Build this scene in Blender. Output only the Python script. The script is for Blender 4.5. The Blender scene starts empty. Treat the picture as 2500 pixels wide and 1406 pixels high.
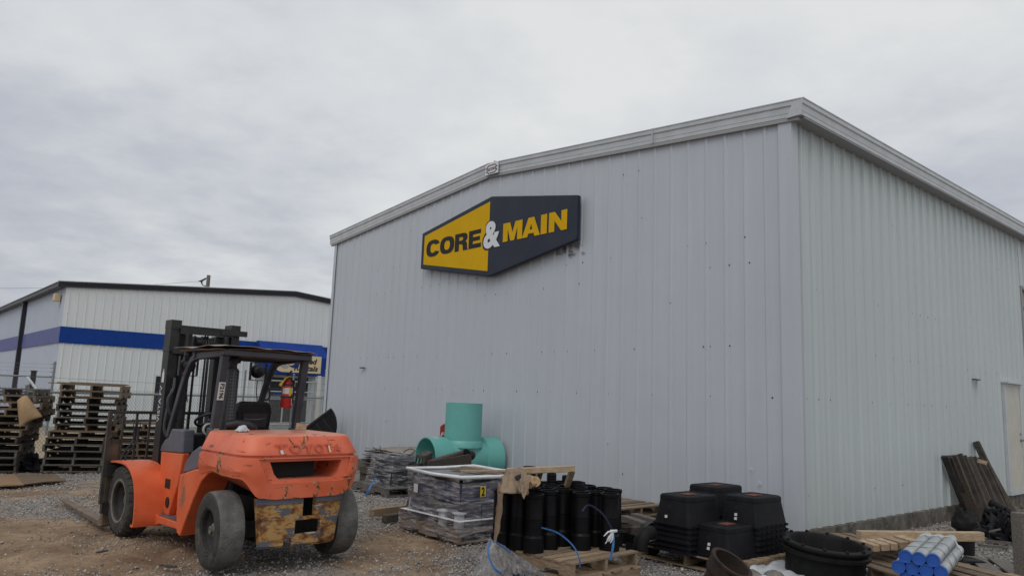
import bpy, bmesh, math, random
import numpy as np
from mathutils import Vector, Matrix, noise
random.seed(11)
S = bpy.context.scene
COL = S.collection
V = Vector
PI = math.pi
rad = math.radians
ORD = ['bottom', 'second from the bottom', 'third from the bottom', 'fourth from the bottom', 'fifth from the bottom', 'sixth from the bottom',
       'seventh from the bottom', 'eighth from the bottom', 'ninth from the bottom', 'tenth from the bottom', 'eleventh from the bottom', 'twelfth from the bottom', 'topmost']
NTH = ['first', 'second', 'third', 'fourth', 'fifth', 'sixth', 'seventh', 'eighth', 'ninth', 'tenth']

# ------------------------------------------------------------------ camera
EYE = 1.65
FPX = 1833.2
PITCH, ROLL = .1469, .0366
fw = V((0, math.cos(PITCH), math.sin(PITCH)))
up0 = V((0, -math.sin(PITCH), math.cos(PITCH)))
cr = math.cos(ROLL) * V((1, 0, 0)) + math.sin(ROLL) * up0
cu = -math.sin(ROLL) * V((1, 0, 0)) + math.cos(ROLL) * up0
cd = bpy.data.cameras.new('camera')
cam = bpy.data.objects.new('camera', cd)
COL.objects.link(cam)
cd.sensor_width = 36
cd.lens = FPX / 2500 * 36
cd.clip_end = 3000
cam.matrix_world = Matrix(((cr.x, cu.x, -fw.x, 0), (cr.y, cu.y, -fw.y, 0), (cr.z, cu.z, -fw.z, EYE), (0, 0, 0, 1)))
S.camera = cam


def ray(px, py):
    return fw + cr * ((px - 1250) / FPX) - cu * ((py - 703) / FPX)


def at(px, py, z=0.0):
    """survey: the spot at height z that the photograph shows at px, py"""
    d = ray(px, py)
    return V((0, 0, EYE)) + d * ((z - EYE) / d.z)


def aty(px, py, Y):
    d = ray(px, py)
    return V((0, 0, EYE)) + d * (Y / d.y)


# ------------------------------------------------------------------ mesh builder
class MB:
    def __init__(s):
        s.v, s.f, s.m = [], [], []

    def add(s, vs, fs, mi=0):
        o = len(s.v)
        s.v += [tuple(p) for p in vs]
        s.f += [[i + o for i in f] for f in fs]
        s.m += [mi] * len(fs)
        return s

    def box(s, c, size, R=None, mi=0):
        hx, hy, hz = size[0] / 2, size[1] / 2, size[2] / 2
        vs = [V((x, y, z)) for z in (-hz, hz) for y in (-hy, hy) for x in (-hx, hx)]
        if R is not None:
            vs = [R @ p for p in vs]
        c = V(c)
        return s.add([p + c for p in vs], [(0, 2, 3, 1), (4, 5, 7, 6), (0, 1, 5, 4), (2, 6, 7, 3), (0, 4, 6, 2), (1, 3, 7, 5)], mi)

    def bb(s, a, b, mi=0):
        a, b = V(a), V(b)
        return s.box((a + b) / 2, [abs(b[i] - a[i]) for i in range(3)], None, mi)

    def stick(s, a, b, w, h, upv=(0, 0, 1), mi=0):
        """rectangular bar from a to b"""
        a, b = V(a), V(b)
        t = (b - a).normalized()
        u = V(upv)
        sd = t.cross(u)
        if sd.length < 1e-4:
            sd = t.cross(V((0, 1, 0)))
        sd.normalize()
        u = sd.cross(t)
        vs = [p + sd * (i * w / 2) + u * (j * h / 2) for p in (a, b) for j in (-1, 1) for i in (-1, 1)]
        return s.add(vs, [(0, 1, 3, 2), (4, 6, 7, 5), (0, 4, 5, 1), (2, 3, 7, 6), (0, 2, 6, 4), (1, 5, 7, 3)], mi)

    def prism(s, poly, M, d0, d1, mi=0):
        """poly in (a,b); M maps (a,b,depth) to a point"""
        n = len(poly)
        vs = [M(a, b, d0) for a, b in poly] + [M(a, b, d1) for a, b in poly]
        fs = [list(range(n))[::-1], list(range(n, 2 * n))] + [(i, (i + 1) % n, n + (i + 1) % n, n + i) for i in range(n)]
        return s.add(vs, fs, mi)

    def tube(s, pts, r, n=8, closed=False, cap=True, mi=0, flat=None):
        pts = [V(p) for p in pts]
        k = len(pts)
        rs = r if isinstance(r, (list, tuple)) else [r] * k
        vs, fs = [], []
        ref = None
        for i, p in enumerate(pts):
            if closed:
                t = pts[(i + 1) % k] - pts[i - 1]
            else:
                t = pts[min(i + 1, k - 1)] - pts[max(i - 1, 0)]
            t.normalize()
            if ref is None:
                ref = V((0, 0, 1)) if abs(t.z) < .9 else V((1, 0, 0))
            a = t.cross(ref).normalized()
            b = a.cross(t)
            ref = b
            for j in range(n):
                an = 2 * PI * (j + .5) / n
                q = (flat or 1)
                vs.append(p + a * (math.cos(an) * rs[i]) + b * (math.sin(an) * rs[i] * q))
        kk = k if closed else k - 1
        for i in range(kk):
            for j in range(n):
                i2, j2 = (i + 1) % k, (j + 1) % n
                fs.append((i * n + j, i * n + j2, i2 * n + j2, i2 * n + j))
        if cap and not closed:
            fs += [list(range(n))[::-1], list(range((k - 1) * n, k * n))]
        return s.add(vs, fs, mi)

    def lathe(s, prof, n=32, M=None, closed=False, mi=0):
        """prof of (r, z) about z; M maps local vector to a point"""
        M = M or (lambda p: p)
        vs, fs = [], []
        k = len(prof)
        for r, z in prof:
            for j in range(n):
                a = 2 * PI * j / n
                vs.append(M(V((r * math.cos(a), r * math.sin(a), z))))
        for i in range(k if closed else k - 1):
            i2 = (i + 1) % k
            for j in range(n):
                fs.append((i * n + j, i * n + (j + 1) % n, i2 * n + (j + 1) % n, i2 * n + j))
        if not closed:
            fs += [list(range(n))[::-1], list(range((k - 1) * n, k * n))]
        return s.add(vs, fs, mi)

    def grid(s, nx, ny, fn, mi=0):
        vs = [fn(i / nx, j / ny) for j in range(ny + 1) for i in range(nx + 1)]
        fs = [(j * (nx + 1) + i, j * (nx + 1) + i + 1, (j + 1) * (nx + 1) + i + 1, (j + 1) * (nx + 1) + i) for j in range(ny) for i in range(nx)]
        return s.add(vs, fs, mi)

    def build(s, name, mats, parent=None, loc=None, rz=None, smooth=False, bevel=0, seg=1, solid=0):
        me = bpy.data.meshes.new(name)
        me.from_pydata(s.v, [], s.f)
        if not isinstance(mats, (list, tuple)):
            mats = [mats]
        for m in mats:
            me.materials.append(m)
        me.polygons.foreach_set('material_index', s.m)
        bm = bmesh.new()
        bm.from_mesh(me)
        bmesh.ops.recalc_face_normals(bm, faces=bm.faces)
        bm.to_mesh(me)
        bm.free()
        if smooth:
            me.polygons.foreach_set('use_smooth', [True] * len(me.polygons))
            try:
                me.set_sharp_from_angle(angle=rad(smooth if smooth is not True else 40))
            except Exception:
                pass
        o = bpy.data.objects.new(name, me)
        COL.objects.link(o)
        if parent:
            o.parent = parent
        if loc is not None:
            o.location = loc
        if rz is not None:
            o.rotation_euler = (0, 0, rz)
        if solid:
            md = o.modifiers.new('solid', 'SOLIDIFY')
            md.thickness = solid
        if bevel:
            md = o.modifiers.new('bevel', 'BEVEL')
            md.width = bevel
            md.segments = seg
            md.limit_method = 'ANGLE'
            md.angle_limit = rad(35)
            md.harden_normals = False
        return o


def tag(o, label, cat, group=None, kind=None):
    if label:
        o['label'] = label
    if cat:
        o['category'] = cat
    if group:
        o['group'] = group
    if kind:
        o['kind'] = kind
    return o


def thing(name, label, cat, loc=(0, 0, 0), rz=0, group=None):
    o = bpy.data.objects.new(name, None)
    COL.objects.link(o)
    o.location = loc
    o.rotation_euler = (0, 0, rz)
    return tag(o, label, cat, group)


def copy_tree(o, parent=None):
    c = o.copy()
    COL.objects.link(c)
    c.parent = parent
    for ch in list(o.children):
        copy_tree(ch, c)
    return c


def boolean(o, cutter_mb):
    c = cutter_mb.build('cutter', [])
    c.parent = o.parent
    c.matrix_parent_inverse = o.matrix_parent_inverse
    md = o.modifiers.new('b', 'BOOLEAN')
    md.operation = 'DIFFERENCE'
    md.object = c
    md.solver = 'EXACT'
    dg = bpy.context.evaluated_depsgraph_get()
    me = bpy.data.meshes.new_from_object(o.evaluated_get(dg))
    o.modifiers.clear()
    old = o.data
    o.data = me
    bpy.data.meshes.remove(old)
    cm = c.data
    bpy.data.objects.remove(c)
    bpy.data.meshes.remove(cm)


def text_bm(txt, bold=0.0, shear=0.0, depth=.005, spacing=1.0):
    cu_ = bpy.data.curves.new('t', 'FONT')
    cu_.body = txt
    cu_.offset = bold
    cu_.shear = shear
    cu_.extrude = depth / 2
    cu_.space_character = spacing
    cu_.resolution_u = 4
    o = bpy.data.objects.new('t', cu_)
    COL.objects.link(o)
    dg = bpy.context.evaluated_depsgraph_get()
    me = bpy.data.meshes.new_from_object(o.evaluated_get(dg))
    bpy.data.objects.remove(o)
    vs = [v.co.copy() for v in me.vertices]
    fs = [list(p.vertices) for p in me.polygons]
    bpy.data.meshes.remove(me)
    return vs, fs


def lettering(name, txt, mat, parent, M, x0, x1, z0, z1, bold=.02, shear=0, depth=.01, fit=True, spacing=1.0):
    """letters filling the box x0..x1, z0..z1 of a plane; M maps (x, z, out) to a point"""
    vs, fs = text_bm(txt, bold, shear, 1.0, spacing)
    xs = [v.x for v in vs]
    ys = [v.y for v in vs]
    a, b, c, d = min(xs), max(xs), min(ys), max(ys)
    mb = MB()
    mb.add([M(x0 + (v.x - a) / (b - a) * (x1 - x0), z0 + (v.y - c) / (d - c) * (z1 - z0), (v.z + .5) * depth) for v in vs], fs)
    return mb.build(name, mat, parent)


# ------------------------------------------------------------------ materials
class NT:
    def __init__(s, m):
        m.use_nodes = True
        s.t = m.node_tree
        s.t.nodes.clear()

    def n(s, typ, **kw):
        nd = s.t.nodes.new('ShaderNode' + typ)
        for k, v in kw.items():
            if k.startswith('i_'):
                nd.inputs[k[2:].replace('_', ' ')].default_value = v
            else:
                setattr(nd, k, v)
        return nd

    def l(s, a, ao, b, bi):
        s.t.links.new(a.outputs[ao], b.inputs[bi])


def rgba(c):
    return (c[0], c[1], c[2], 1)


def ramp(nt, stops):
    r = nt.n('ValToRGB')
    cr_ = r.color_ramp
    while len(cr_.elements) < len(stops):
        cr_.elements.new(.5)
    for e, (p, c) in zip(cr_.elements, stops):
        e.position = p
        e.color = rgba(c) if not isinstance(c, (int, float)) else (c, c, c, 1)
    return r


def mk(name, c1, c2=None, scale=6, detail=6, lo=.38, hi=.62, rough=.6, metal=0, bump=0, bscale=60, stretch=(1, 1, 1), c3=None, s3=14, t3=.62, w3=.05,
       island=0, rnd=0, spec=.5, rough2=None, coat=0):
    m = bpy.data.materials.new(name)
    nt = NT(m)
    out = nt.n('OutputMaterial')
    b = nt.n('BsdfPrincipled')
    b.inputs['Roughness'].default_value = rough
    b.inputs['Metallic'].default_value = metal
    b.inputs['Specular IOR Level'].default_value = spec
    b.inputs['Coat Weight'].default_value = coat
    nt.l(b, 0, out, 0)
    tc = nt.n('TexCoord')
    mp = nt.n('Mapping')
    mp.inputs['Scale'].default_value = stretch
    nt.l(tc, 'Object', mp, 0)
    last = None
    if c2 is not None:
        nz = nt.n('TexNoise')
        nz.inputs['Scale'].default_value = scale
        nz.inputs['Detail'].default_value = detail
        nz.inputs['Roughness'].default_value = .62
        nt.l(mp, 0, nz, 'Vector')
        r = ramp(nt, [(lo, c1), (hi, c2)])
        nt.l(nz, 0, r, 0)
        last = r
        if rough2 is not None:
            rr = nt.n('MapRange')
            rr.inputs['From Min'].default_value = lo
            rr.inputs['From Max'].default_value = hi
            rr.inputs['To Min'].default_value = rough
            rr.inputs['To Max'].default_value = rough2
            nt.l(nz, 0, rr, 0)
            nt.l(rr, 0, b, 'Roughness')
    else:
        last = nt.n('RGB')
        last.outputs[0].default_value = rgba(c1)
    if c3 is not None:
        n3 = nt.n('TexNoise')
        n3.inputs['Scale'].default_value = s3
        n3.inputs['Detail'].default_value = 8
        n3.inputs['Roughness'].default_value = .65
        mo = nt.n('Mapping')
        mo.inputs['Location'].default_value = (3.1, 7.7, 1.3)
        nt.l(mp, 0, mo, 0)
        nt.l(mo, 0, n3, 'Vector')
        r3 = ramp(nt, [(t3, 0), (t3 + w3, 1)])
        nt.l(n3, 0, r3, 0)
        mx = nt.n('Mix', data_type='RGBA')
        nt.l(r3, 0, mx, 0)
        nt.l(last, 0, mx, 6)
        mx.inputs[7].default_value = rgba(c3)

        class W:
            outputs = {0: mx.outputs[2]}
        last = W
    if island or rnd:
        hs = nt.n('HueSaturation')
        mr = nt.n('MapRange')
        k = island or rnd
        mr.inputs['To Min'].default_value = 1 - k
        mr.inputs['To Max'].default_value = 1 + k
        if island:
            g = nt.n('NewGeometry')
            nt.l(g, 'Random Per Island', mr, 0)
        else:
            g = nt.n('ObjectInfo')
            nt.l(g, 'Random', mr, 0)
        nt.l(mr, 0, hs, 'Value')
        nt.t.links.new(last.outputs[0], hs.inputs['Color'])
        last = hs
    nt.t.links.new(last.outputs[0], b.inputs['Base Color'])
    if bump:
        nb = nt.n('TexNoise')
        nb.inputs['Scale'].default_value = bscale
        nb.inputs['Detail'].default_value = 5
        nt.l(mp, 0, nb, 'Vector')
        bp = nt.n('Bump')
        bp.inputs['Strength'].default_value = bump
        bp.inputs['Distance'].default_value = .02
        nt.l(nb, 0, bp, 'Height')
        nt.l(bp, 0, b, 'Normal')
    return m


def siding(name, c, dirt, low=.25, dents=.12):
    """painted steel sheet: faint streaks down the sheet, oil-canning, grime at the foot"""
    m = bpy.data.materials.new(name)
    nt = NT(m)
    out = nt.n('OutputMaterial')
    b = nt.n('BsdfPrincipled')
    b.inputs['Roughness'].default_value = .42
    b.inputs['Specular IOR Level'].default_value = .4
    nt.l(b, 0, out, 0)
    tc = nt.n('TexCoord')
    mp = nt.n('Mapping')
    mp.inputs['Scale'].default_value = (9, 9, .35)
    nt.l(tc, 'Object', mp, 0)
    nz = nt.n('TexNoise')
    nz.inputs['Scale'].default_value = 1.0
    nz.inputs['Detail'].default_value = 7
    nt.l(mp, 0, nz, 'Vector')
    big = nt.n('TexNoise')
    big.inputs['Scale'].default_value = .5
    big.inputs['Detail'].default_value = 4
    nt.l(tc, 'Object', big, 'Vector')
    ad = nt.n('Math', operation='MULTIPLY')
    nt.l(nz, 0, ad, 0)
    nt.l(big, 0, ad, 1)
    r = ramp(nt, [(.14, [x * .93 for x in c]), (.4, c)])
    nt.l(ad, 0, r, 0)
    # splash grime near the bottom
    sx = nt.n('SeparateXYZ')
    nt.l(tc, 'Object', sx, 0)
    g = nt.n('TexNoise')
    g.inputs['Scale'].default_value = 3
    g.inputs['Detail'].default_value = 8
    nt.l(tc, 'Object', g, 'Vector')
    mr = nt.n('MapRange')
    mr.inputs['From Min'].default_value = .25
    mr.inputs['From Max'].default_value = 1.2
    mr.inputs['To Min'].default_value = low
    mr.inputs['To Max'].default_value = 0
    nt.l(sx, 2, mr, 0)
    mu = nt.n('Math', operation='MULTIPLY')
    nt.l(mr, 0, mu, 0)
    nt.l(g, 0, mu, 1)
    mx = nt.n('Mix', data_type='RGBA')
    nt.l(mu, 0, mx, 0)
    nt.l(r, 0, mx, 6)
    mx.inputs[7].default_value = rgba(dirt)
    nt.l(mx, 2, b, 'Base Color')
    bm_ = nt.n('TexNoise')
    bm_.inputs['Scale'].default_value = 2.2
    bm_.inputs['Detail'].default_value = 2
    nt.l(tc, 'Object', bm_, 'Vector')
    bp = nt.n('Bump')
    bp.inputs['Strength'].default_value = dents
    bp.inputs['Distance'].default_value = .05
    nt.l(bm_, 0, bp, 'Height')
    nt.l(bp, 0, b, 'Normal')
    return m


M_SIDE = siding('siding_grey', (.49, .53, .585), (.2, .18, .15))
M_SIDE2 = siding('siding_grey_green', (.51, .57, .585), (.2, .18, .15), dents=.06)
M_WHITE = siding('siding_white', (.7, .73, .75), (.3, .28, .24), low=.1, dents=.05)
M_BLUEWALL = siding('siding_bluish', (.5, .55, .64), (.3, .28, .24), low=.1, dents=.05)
M_TRIM = mk('trim_steel', (.5, .53, .56), (.44, .47, .5), scale=4, rough=.4)
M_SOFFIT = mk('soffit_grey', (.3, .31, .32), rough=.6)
M_CONC = mk('concrete_stained', (.15, .135, .115), (.06, .054, .047), scale=5, rough=.9, bump=.3, bscale=30, c3=(.24, .22, .19), s3=9, t3=.58, w3=.12)
M_BLACK = mk('black_paint', (.012, .012, .015), (.02, .02, .024), scale=10, rough=.5)
M_BLACKTRIM = mk('black_trim', (.012, .013, .022), rough=.45)
M_BLUE = mk('blue_paint', (.008, .045, .24), (.01, .052, .27), scale=3, rough=.6, spec=.12)
M_BLUEFADE = mk('blue_faded', (.1, .11, .28), (.07, .09, .27), scale=2, rough=.6)
M_BLUECAN = mk('awning_blue', (.009, .042, .23), (.013, .05, .26), scale=3, rough=.65, spec=.15)
M_TAN = mk('sign_tan', (.66, .53, .34), (.6, .48, .3), scale=8, rough=.6)
M_LOGOGREY = mk('logo_grey', (.3, .33, .36), rough=.6)
M_GLASS = mk('dark_glass', (.012, .014, .018), (.03, .034, .04), scale=2, rough=.12)
M_WINFRAME = mk('white_frame', (.6, .6, .58), rough=.5)
M_DOORBEIGE = mk('door_beige', (.52, .52, .46), (.47, .47, .42), scale=3, rough=.5)
M_STEELGREY = mk('galvanised', (.26, .28, .3), (.2, .215, .235), scale=20, rough=.45, metal=.5)
M_FENCE = mk('fence_wire', (.2, .2, .2), rough=.5, metal=.4)
M_SIGNNAVY = mk('sign_navy', (.02, .027, .045), (.026, .033, .052), scale=2, rough=.5, spec=.25)
M_SIGNYEL = mk('sign_yellow', (.66, .39, .003), (.61, .36, .003), scale=2, rough=.6, spec=.12)
M_SIGNWHITE = mk('sign_white', (.66, .68, .72), rough=.4)
M_SIGNTEXT = mk('sign_charcoal', (.026, .026, .03), rough=.6, spec=.15)
M_STAIN = mk('sooty_stain', (.2, .2, .2), (.08, .08, .08), scale=6, rough=.7)
M_PRINT = mk('black_print', (.01, .01, .01), rough=.6)
M_ORANGE = mk('orange_worn', (.72, .135, .045), (.78, .19, .085), scale=2.2, detail=7, rough=.42, c3=(.13, .07, .035), s3=5.5, t3=.69, w3=.025, rough2=.6, bump=.03, bscale=12)

def worn_orange():
    m = bpy.data.materials.new('orange_chipped')
    nt = NT(m)
    out = nt.n('OutputMaterial')
    b = nt.n('BsdfPrincipled')
    nt.l(b, 0, out, 0)
    tc = nt.n('TexCoord')
    nz = nt.n('TexNoise')
    nz.inputs['Scale'].default_value = 2.4
    nz.inputs['Detail'].default_value = 8
    nt.l(tc, 'Object', nz, 'Vector')
    r = ramp(nt, [(.36, (.62, .11, .045)), (.6, (.74, .17, .085))])
    nt.l(nz, 0, r, 0)
    # dust settled on upward faces
    ge = nt.n('NewGeometry')
    sx = nt.n('SeparateXYZ')
    nt.l(ge, 'Normal', sx, 0)
    mr = nt.n('MapRange')
    mr.inputs['From Min'].default_value = .55
    mr.inputs['From Max'].default_value = 1
    mr.inputs['To Max'].default_value = .55
    nt.l(sx, 2, mr, 0)
    mx = nt.n('Mix', data_type='RGBA')
    nt.l(mr, 0, mx, 0)
    nt.l(r, 0, mx, 6)
    mx.inputs[7].default_value = (.5, .26, .18, 1)
    # chips: sparse gouges everywhere, many near the lower lip and the arches
    so = nt.n('SeparateXYZ')
    nt.l(tc, 'Object', so, 0)
    lip = nt.n('MapRange')
    lip.inputs['From Min'].default_value = .84
    lip.inputs['From Max'].default_value = .67
    lip.inputs['To Max'].default_value = .085
    nt.l(so, 2, lip, 0)
    mp = nt.n('Mapping')
    mp.inputs['Scale'].default_value = (1, 1, .55)
    nt.l(tc, 'Object', mp, 0)
    n3 = nt.n('TexNoise')
    n3.inputs['Scale'].default_value = 6
    n3.inputs['Detail'].default_value = 9
    n3.inputs['Roughness'].default_value = .7
    n3.inputs['Distortion'].default_value = .6
    nt.l(mp, 0, n3, 'Vector')
    ad = nt.n('Math', operation='ADD')
    nt.l(n3, 0, ad, 0)
    nt.l(lip, 0, ad, 1)
    r3 = ramp(nt, [(.6, 0), (.615, 1)])
    nt.l(ad, 0, r3, 0)
    n4 = nt.n('TexNoise')
    n4.inputs['Scale'].default_value = 26
    n4.inputs['Detail'].default_value = 6
    nt.l(tc, 'Object', n4, 'Vector')
    r4 = ramp(nt, [(.4, (.06, .028, .015)), (.5, (.2, .1, .04)), (.62, (.42, .33, .2))])
    nt.l(n4, 0, r4, 0)
    m2 = nt.n('Mix', data_type='RGBA')
    nt.l(r3, 0, m2, 0)
    nt.l(mx, 2, m2, 6)
    nt.l(r4, 0, m2, 7)
    # long thin scratches
    ms = nt.n('Mapping')
    ms.inputs['Scale'].default_value = (2.2, 2.2, 13)
    ms.inputs['Rotation'].default_value = (0, .25, 0)
    nt.l(tc, 'Object', ms, 0)
    n5 = nt.n('TexNoise')
    n5.inputs['Scale'].default_value = 2.2
    n5.inputs['Detail'].default_value = 8
    n5.inputs['Roughness'].default_value = .62
    nt.l(ms, 0, n5, 'Vector')
    r5 = ramp(nt, [(.63, 0), (.65, .85)])
    nt.l(n5, 0, r5, 0)
    m3 = nt.n('Mix', data_type='RGBA')
    nt.l(r5, 0, m3, 0)
    nt.l(m2, 2, m3, 6)
    m3.inputs[7].default_value = (.05, .025, .015, 1)
    nt.l(m3, 2, b, 'Base Color')
    rr = nt.n('MapRange')
    rr.inputs['To Min'].default_value = .42
    rr.inputs['To Max'].default_value = .85
    nt.l(r3, 0, rr, 0)
    nt.l(rr, 0, b, 'Roughness')
    bp = nt.n('Bump')
    bp.invert = True
    bp.inputs['Strength'].default_value = .35
    bp.inputs['Distance'].default_value = .01
    nt.l(r3, 0, bp, 'Height')
    nt.l(bp, 0, b, 'Normal')
    return m


M_ORANGE = worn_orange()
M_ORANGE2 = mk('orange_sound', (.66, .105, .03), (.74, .15, .055), scale=2.5, detail=7, rough=.4, c3=(.26, .12, .07), s3=3.2, t3=.58, w3=.1, rough2=.55)
M_ORANGE_RECESS = mk('orange_recess_shade', (.53, .085, .036), rough=.5)  # darkened to give the raised letters the shade of engraved ones
M_GREYPAINT = mk('grey_paint', (.085, .088, .112), (.12, .125, .155), scale=4, rough=.45, c3=(.04, .04, .045), s3=9, t3=.66, w3=.08)
M_GUARD = mk('guard_black', (.03, .031, .042), (.05, .052, .066), scale=5, rough=.42)
M_MAST = mk('mast_greasy', (.011, .011, .013), (.026, .025, .025), scale=7, rough=.5, c3=(.055, .048, .04), s3=6, t3=.63, w3=.12)
M_DARK = mk('dark_interior', (.006, .006, .007), rough=.8)
M_TYRE = mk('rubber_worn', (.085, .083, .08), (.145, .14, .135), scale=9, rough=.9, bump=.5, bscale=50, c3=(.2, .19, .175), s3=22, t3=.6, w3=.15)
M_TYRE2 = mk('rubber_dark', (.035, .033, .031), (.07, .065, .06), scale=7, rough=.9, bump=.25, bscale=70, c3=(.15, .13, .1), s3=7, t3=.58, w3=.15)
M_WALL = mk('tyre_side_wall', (.028, .026, .025), (.05, .047, .043), scale=8, rough=.85, bump=.15, bscale=40, c3=(.13, .115, .095), s3=5, t3=.57, w3=.15)
M_BEAD = mk('bead_dust', (.13, .115, .095), (.2, .18, .15), scale=14, rough=.9)
M_BACK = mk('backrest_steel', (.03, .026, .024), (.07, .06, .05), scale=6, rough=.6)
M_RIM = mk('rim_dirty', (.012, .012, .012), (.035, .032, .03), scale=10, rough=.75)
M_HUB = mk('hub_steel', (.19, .17, .145), (.09, .08, .065), scale=20, rough=.7)
M_RUST = mk('rusty_steel', (.012, .009, .008), (.036, .018, .012), scale=9, rough=.9, bump=.3, bscale=50)
M_FORK = mk('fork_steel', (.11, .075, .05), (.17, .13, .1), scale=6, rough=.7, c3=(.2, .09, .03), s3=4, t3=.58, w3=.1)
M_BLACKPLASTIC = mk('black_plastic', (.008, .008, .01), (.013, .013, .016), scale=8, rough=.45, bump=.02, bscale=20, spec=.25)
M_BLACKPVC = mk('black_pvc', (.004, .004, .0055), (.007, .007, .0085), scale=6, rough=.4, spec=.16)
M_METERBOX = mk('meterbox_plastic', (.0065, .0068, .0095), (.011, .0112, .015), scale=5, rough=.6, spec=.18, c3=(.024, .024, .027), s3=8, t3=.6, w3=.2)
M_RUSTLID = mk('rust_lid', (.09, .03, .018), (.17, .055, .028), scale=12, rough=.9)
M_WOODX = mk('wood_weathered_x', (.12, .085, .058), (.2, .15, .105), scale=4, stretch=(2, 16, 16), rough=.85, bump=.2, bscale=14, island=.35)
M_WOODDK = mk('wood_dark', (.04, .032, .026), (.085, .068, .055), scale=4, stretch=(3, 14, 14), rough=.9, bump=.2, bscale=14, island=.35)
M_WOODGREY = mk('wood_grey', (.075, .067, .06), (.14, .125, .112), scale=4, stretch=(3, 14, 14), rough=.9, bump=.2, bscale=14, island=.35)
M_WOODNEW = mk('wood_fresh', (.27, .195, .125), (.38, .29, .2), scale=3, stretch=(3, 14, 14), rough=.8, bump=.12, bscale=14, island=.25)
M_WOODTAN = mk('wood_tan', (.185, .13, .082), (.28, .21, .14), scale=4, stretch=(3, 14, 14), rough=.85, bump=.15, bscale=14, island=.3)
M_PLANK = mk('plank_grey', (.032, .028, .025), (.07, .06, .053), scale=5, rough=.9, bump=.2, bscale=14)
M_PLANKB = mk('plank_brown', (.045, .03, .021), (.09, .06, .04), scale=5, rough=.9, bump=.2, bscale=14)
M_PLY = mk('plywood', (.17, .1, .05), (.27, .17, .09), scale=4, stretch=(2, 9, 9), rough=.8)
M_PLY2 = mk('plywood_dirty', (.1, .068, .042), (.17, .12, .075), scale=4, stretch=(2, 9, 9), rough=.85)
M_CARD = mk('cardboard', (.36, .24, .13), (.29, .19, .1), scale=5, rough=.9)
M_CARDDIRTY = mk('cardboard_wet', (.26, .19, .13), (.19, .135, .09), scale=7, rough=.9, c3=(.06, .04, .03), s3=4, t3=.66, w3=.05)
M_CARDGREY = mk('card_sheet', (.3, .27, .24), (.2, .175, .15), scale=6, rough=.9, c3=(.08, .06, .05), s3=6, t3=.62, w3=.05)
M_GREENPVC = mk('green_pvc', (.125, .4, .365), (.15, .44, .405), scale=2, rough=.4, c3=(.3, .42, .4), s3=5, t3=.66, w3=.1)
M_RED = mk('red_enamel', (.34, .012, .012), (.42, .02, .018), scale=5, rough=.35)
M_SIGNRED = mk('red_sign', (.28, .022, .02), rough=.6)
M_LABEL = mk('paper_label', (.6, .6, .58), rough=.7)
M_YELLOW = mk('yellow_label', (.6, .45, .02), rough=.6)
M_STRAP = mk('blue_strap', (.025, .11, .3), (.04, .15, .38), scale=8, rough=.4)
M_GALV = mk('galvanised_pipe', (.33, .36, .38), (.45, .47, .48), scale=7, rough=.42, metal=.35, stretch=(1, 1, 1))
M_CAP = mk('blue_cap', (.012, .075, .35), (.016, .09, .4), scale=6, rough=.45)
M_WIRE = mk('tie_wire', (.04, .04, .045), rough=.5)
M_STONE = mk('rubble', (.12, .11, .1), (.2, .185, .17), scale=8, rough=.95, bump=.3, bscale=30)
M_IRON = mk('black_iron', (.006, .006, .0065), (.012, .012, .012), scale=9, rough=.6, bump=.15, bscale=60, spec=.2)
M_ROOF = mk('roof_steel', (.5, .52, .54), rough=.45)
M_POLE = mk('pole_wood', (.1, .085, .07), (.16, .14, .115), scale=5, rough=.9)
M_LENS = mk('lamp_lens', (.25, .25, .26), (.2, .2, .21), rough=.2)


def film_mat(name, tint, lo, hi, a0, a1):
    """stretch film: clear where tight, milky along the wrinkles"""
    m = bpy.data.materials.new(name)
    nt = NT(m)
    out = nt.n('OutputMaterial')
    b = nt.n('BsdfPrincipled')
    b.inputs['Base Color'].default_value = rgba(tint)
    b.inputs['Roughness'].default_value = .22
    tr = nt.n('BsdfTransparent')
    mx = nt.n('MixShader')
    tc = nt.n('TexCoord')
    mp = nt.n('Mapping')
    mp.inputs['Scale'].default_value = (1.6, 1.6, 11)
    mp.inputs['Rotation'].default_value = (.12, .09, 0)
    nt.l(tc, 'Object', mp, 0)
    nz = nt.n('TexNoise')
    nz.inputs['Scale'].default_value = 2.4
    nz.inputs['Detail'].default_value = 9
    nz.inputs['Roughness'].default_value = .68
    nz.inputs['Distortion'].default_value = .5
    nt.l(mp, 0, nz, 'Vector')
    r = ramp(nt, [(lo, a0), (hi, a1)])
    nt.l(nz, 0, r, 0)
    nt.l(r, 0, mx, 0)
    nt.l(tr, 0, mx, 1)
    nt.l(b, 0, mx, 2)
    nt.l(mx, 0, out, 0)
    bp = nt.n('Bump')
    bp.inputs['Strength'].default_value = .5
    bp.inputs['Distance'].default_value = .03
    nt.l(nz, 0, bp, 'Height')
    nt.l(bp, 0, b, 'Normal')
    return m


M_FILM = film_mat('stretch_film', (.56, .55, .59), .45, .72, .05, .8)
M_FILM2 = film_mat('plastic_sheet', (.8, .81, .84), .3, .6, .7, 1.0)
def wrinkled(name):
    m = film_mat(name, (.86, .87, .9), .36, .66, .3, 1.0)
    for nd in m.node_tree.nodes:
        if nd.type == 'MAPPING':
            nd.inputs['Scale'].default_value = (15, 7, 2.2)
            nd.inputs['Rotation'].default_value = (.3, .35, .4)
        if nd.type == 'BUMP':
            nd.inputs['Strength'].default_value = 1
            nd.inputs['Distance'].default_value = .05
        if nd.type == 'BSDF_PRINCIPLED':
            nd.inputs['Roughness'].default_value = .12
            nd.inputs['Specular IOR Level'].default_value = .9
    return m


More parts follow.
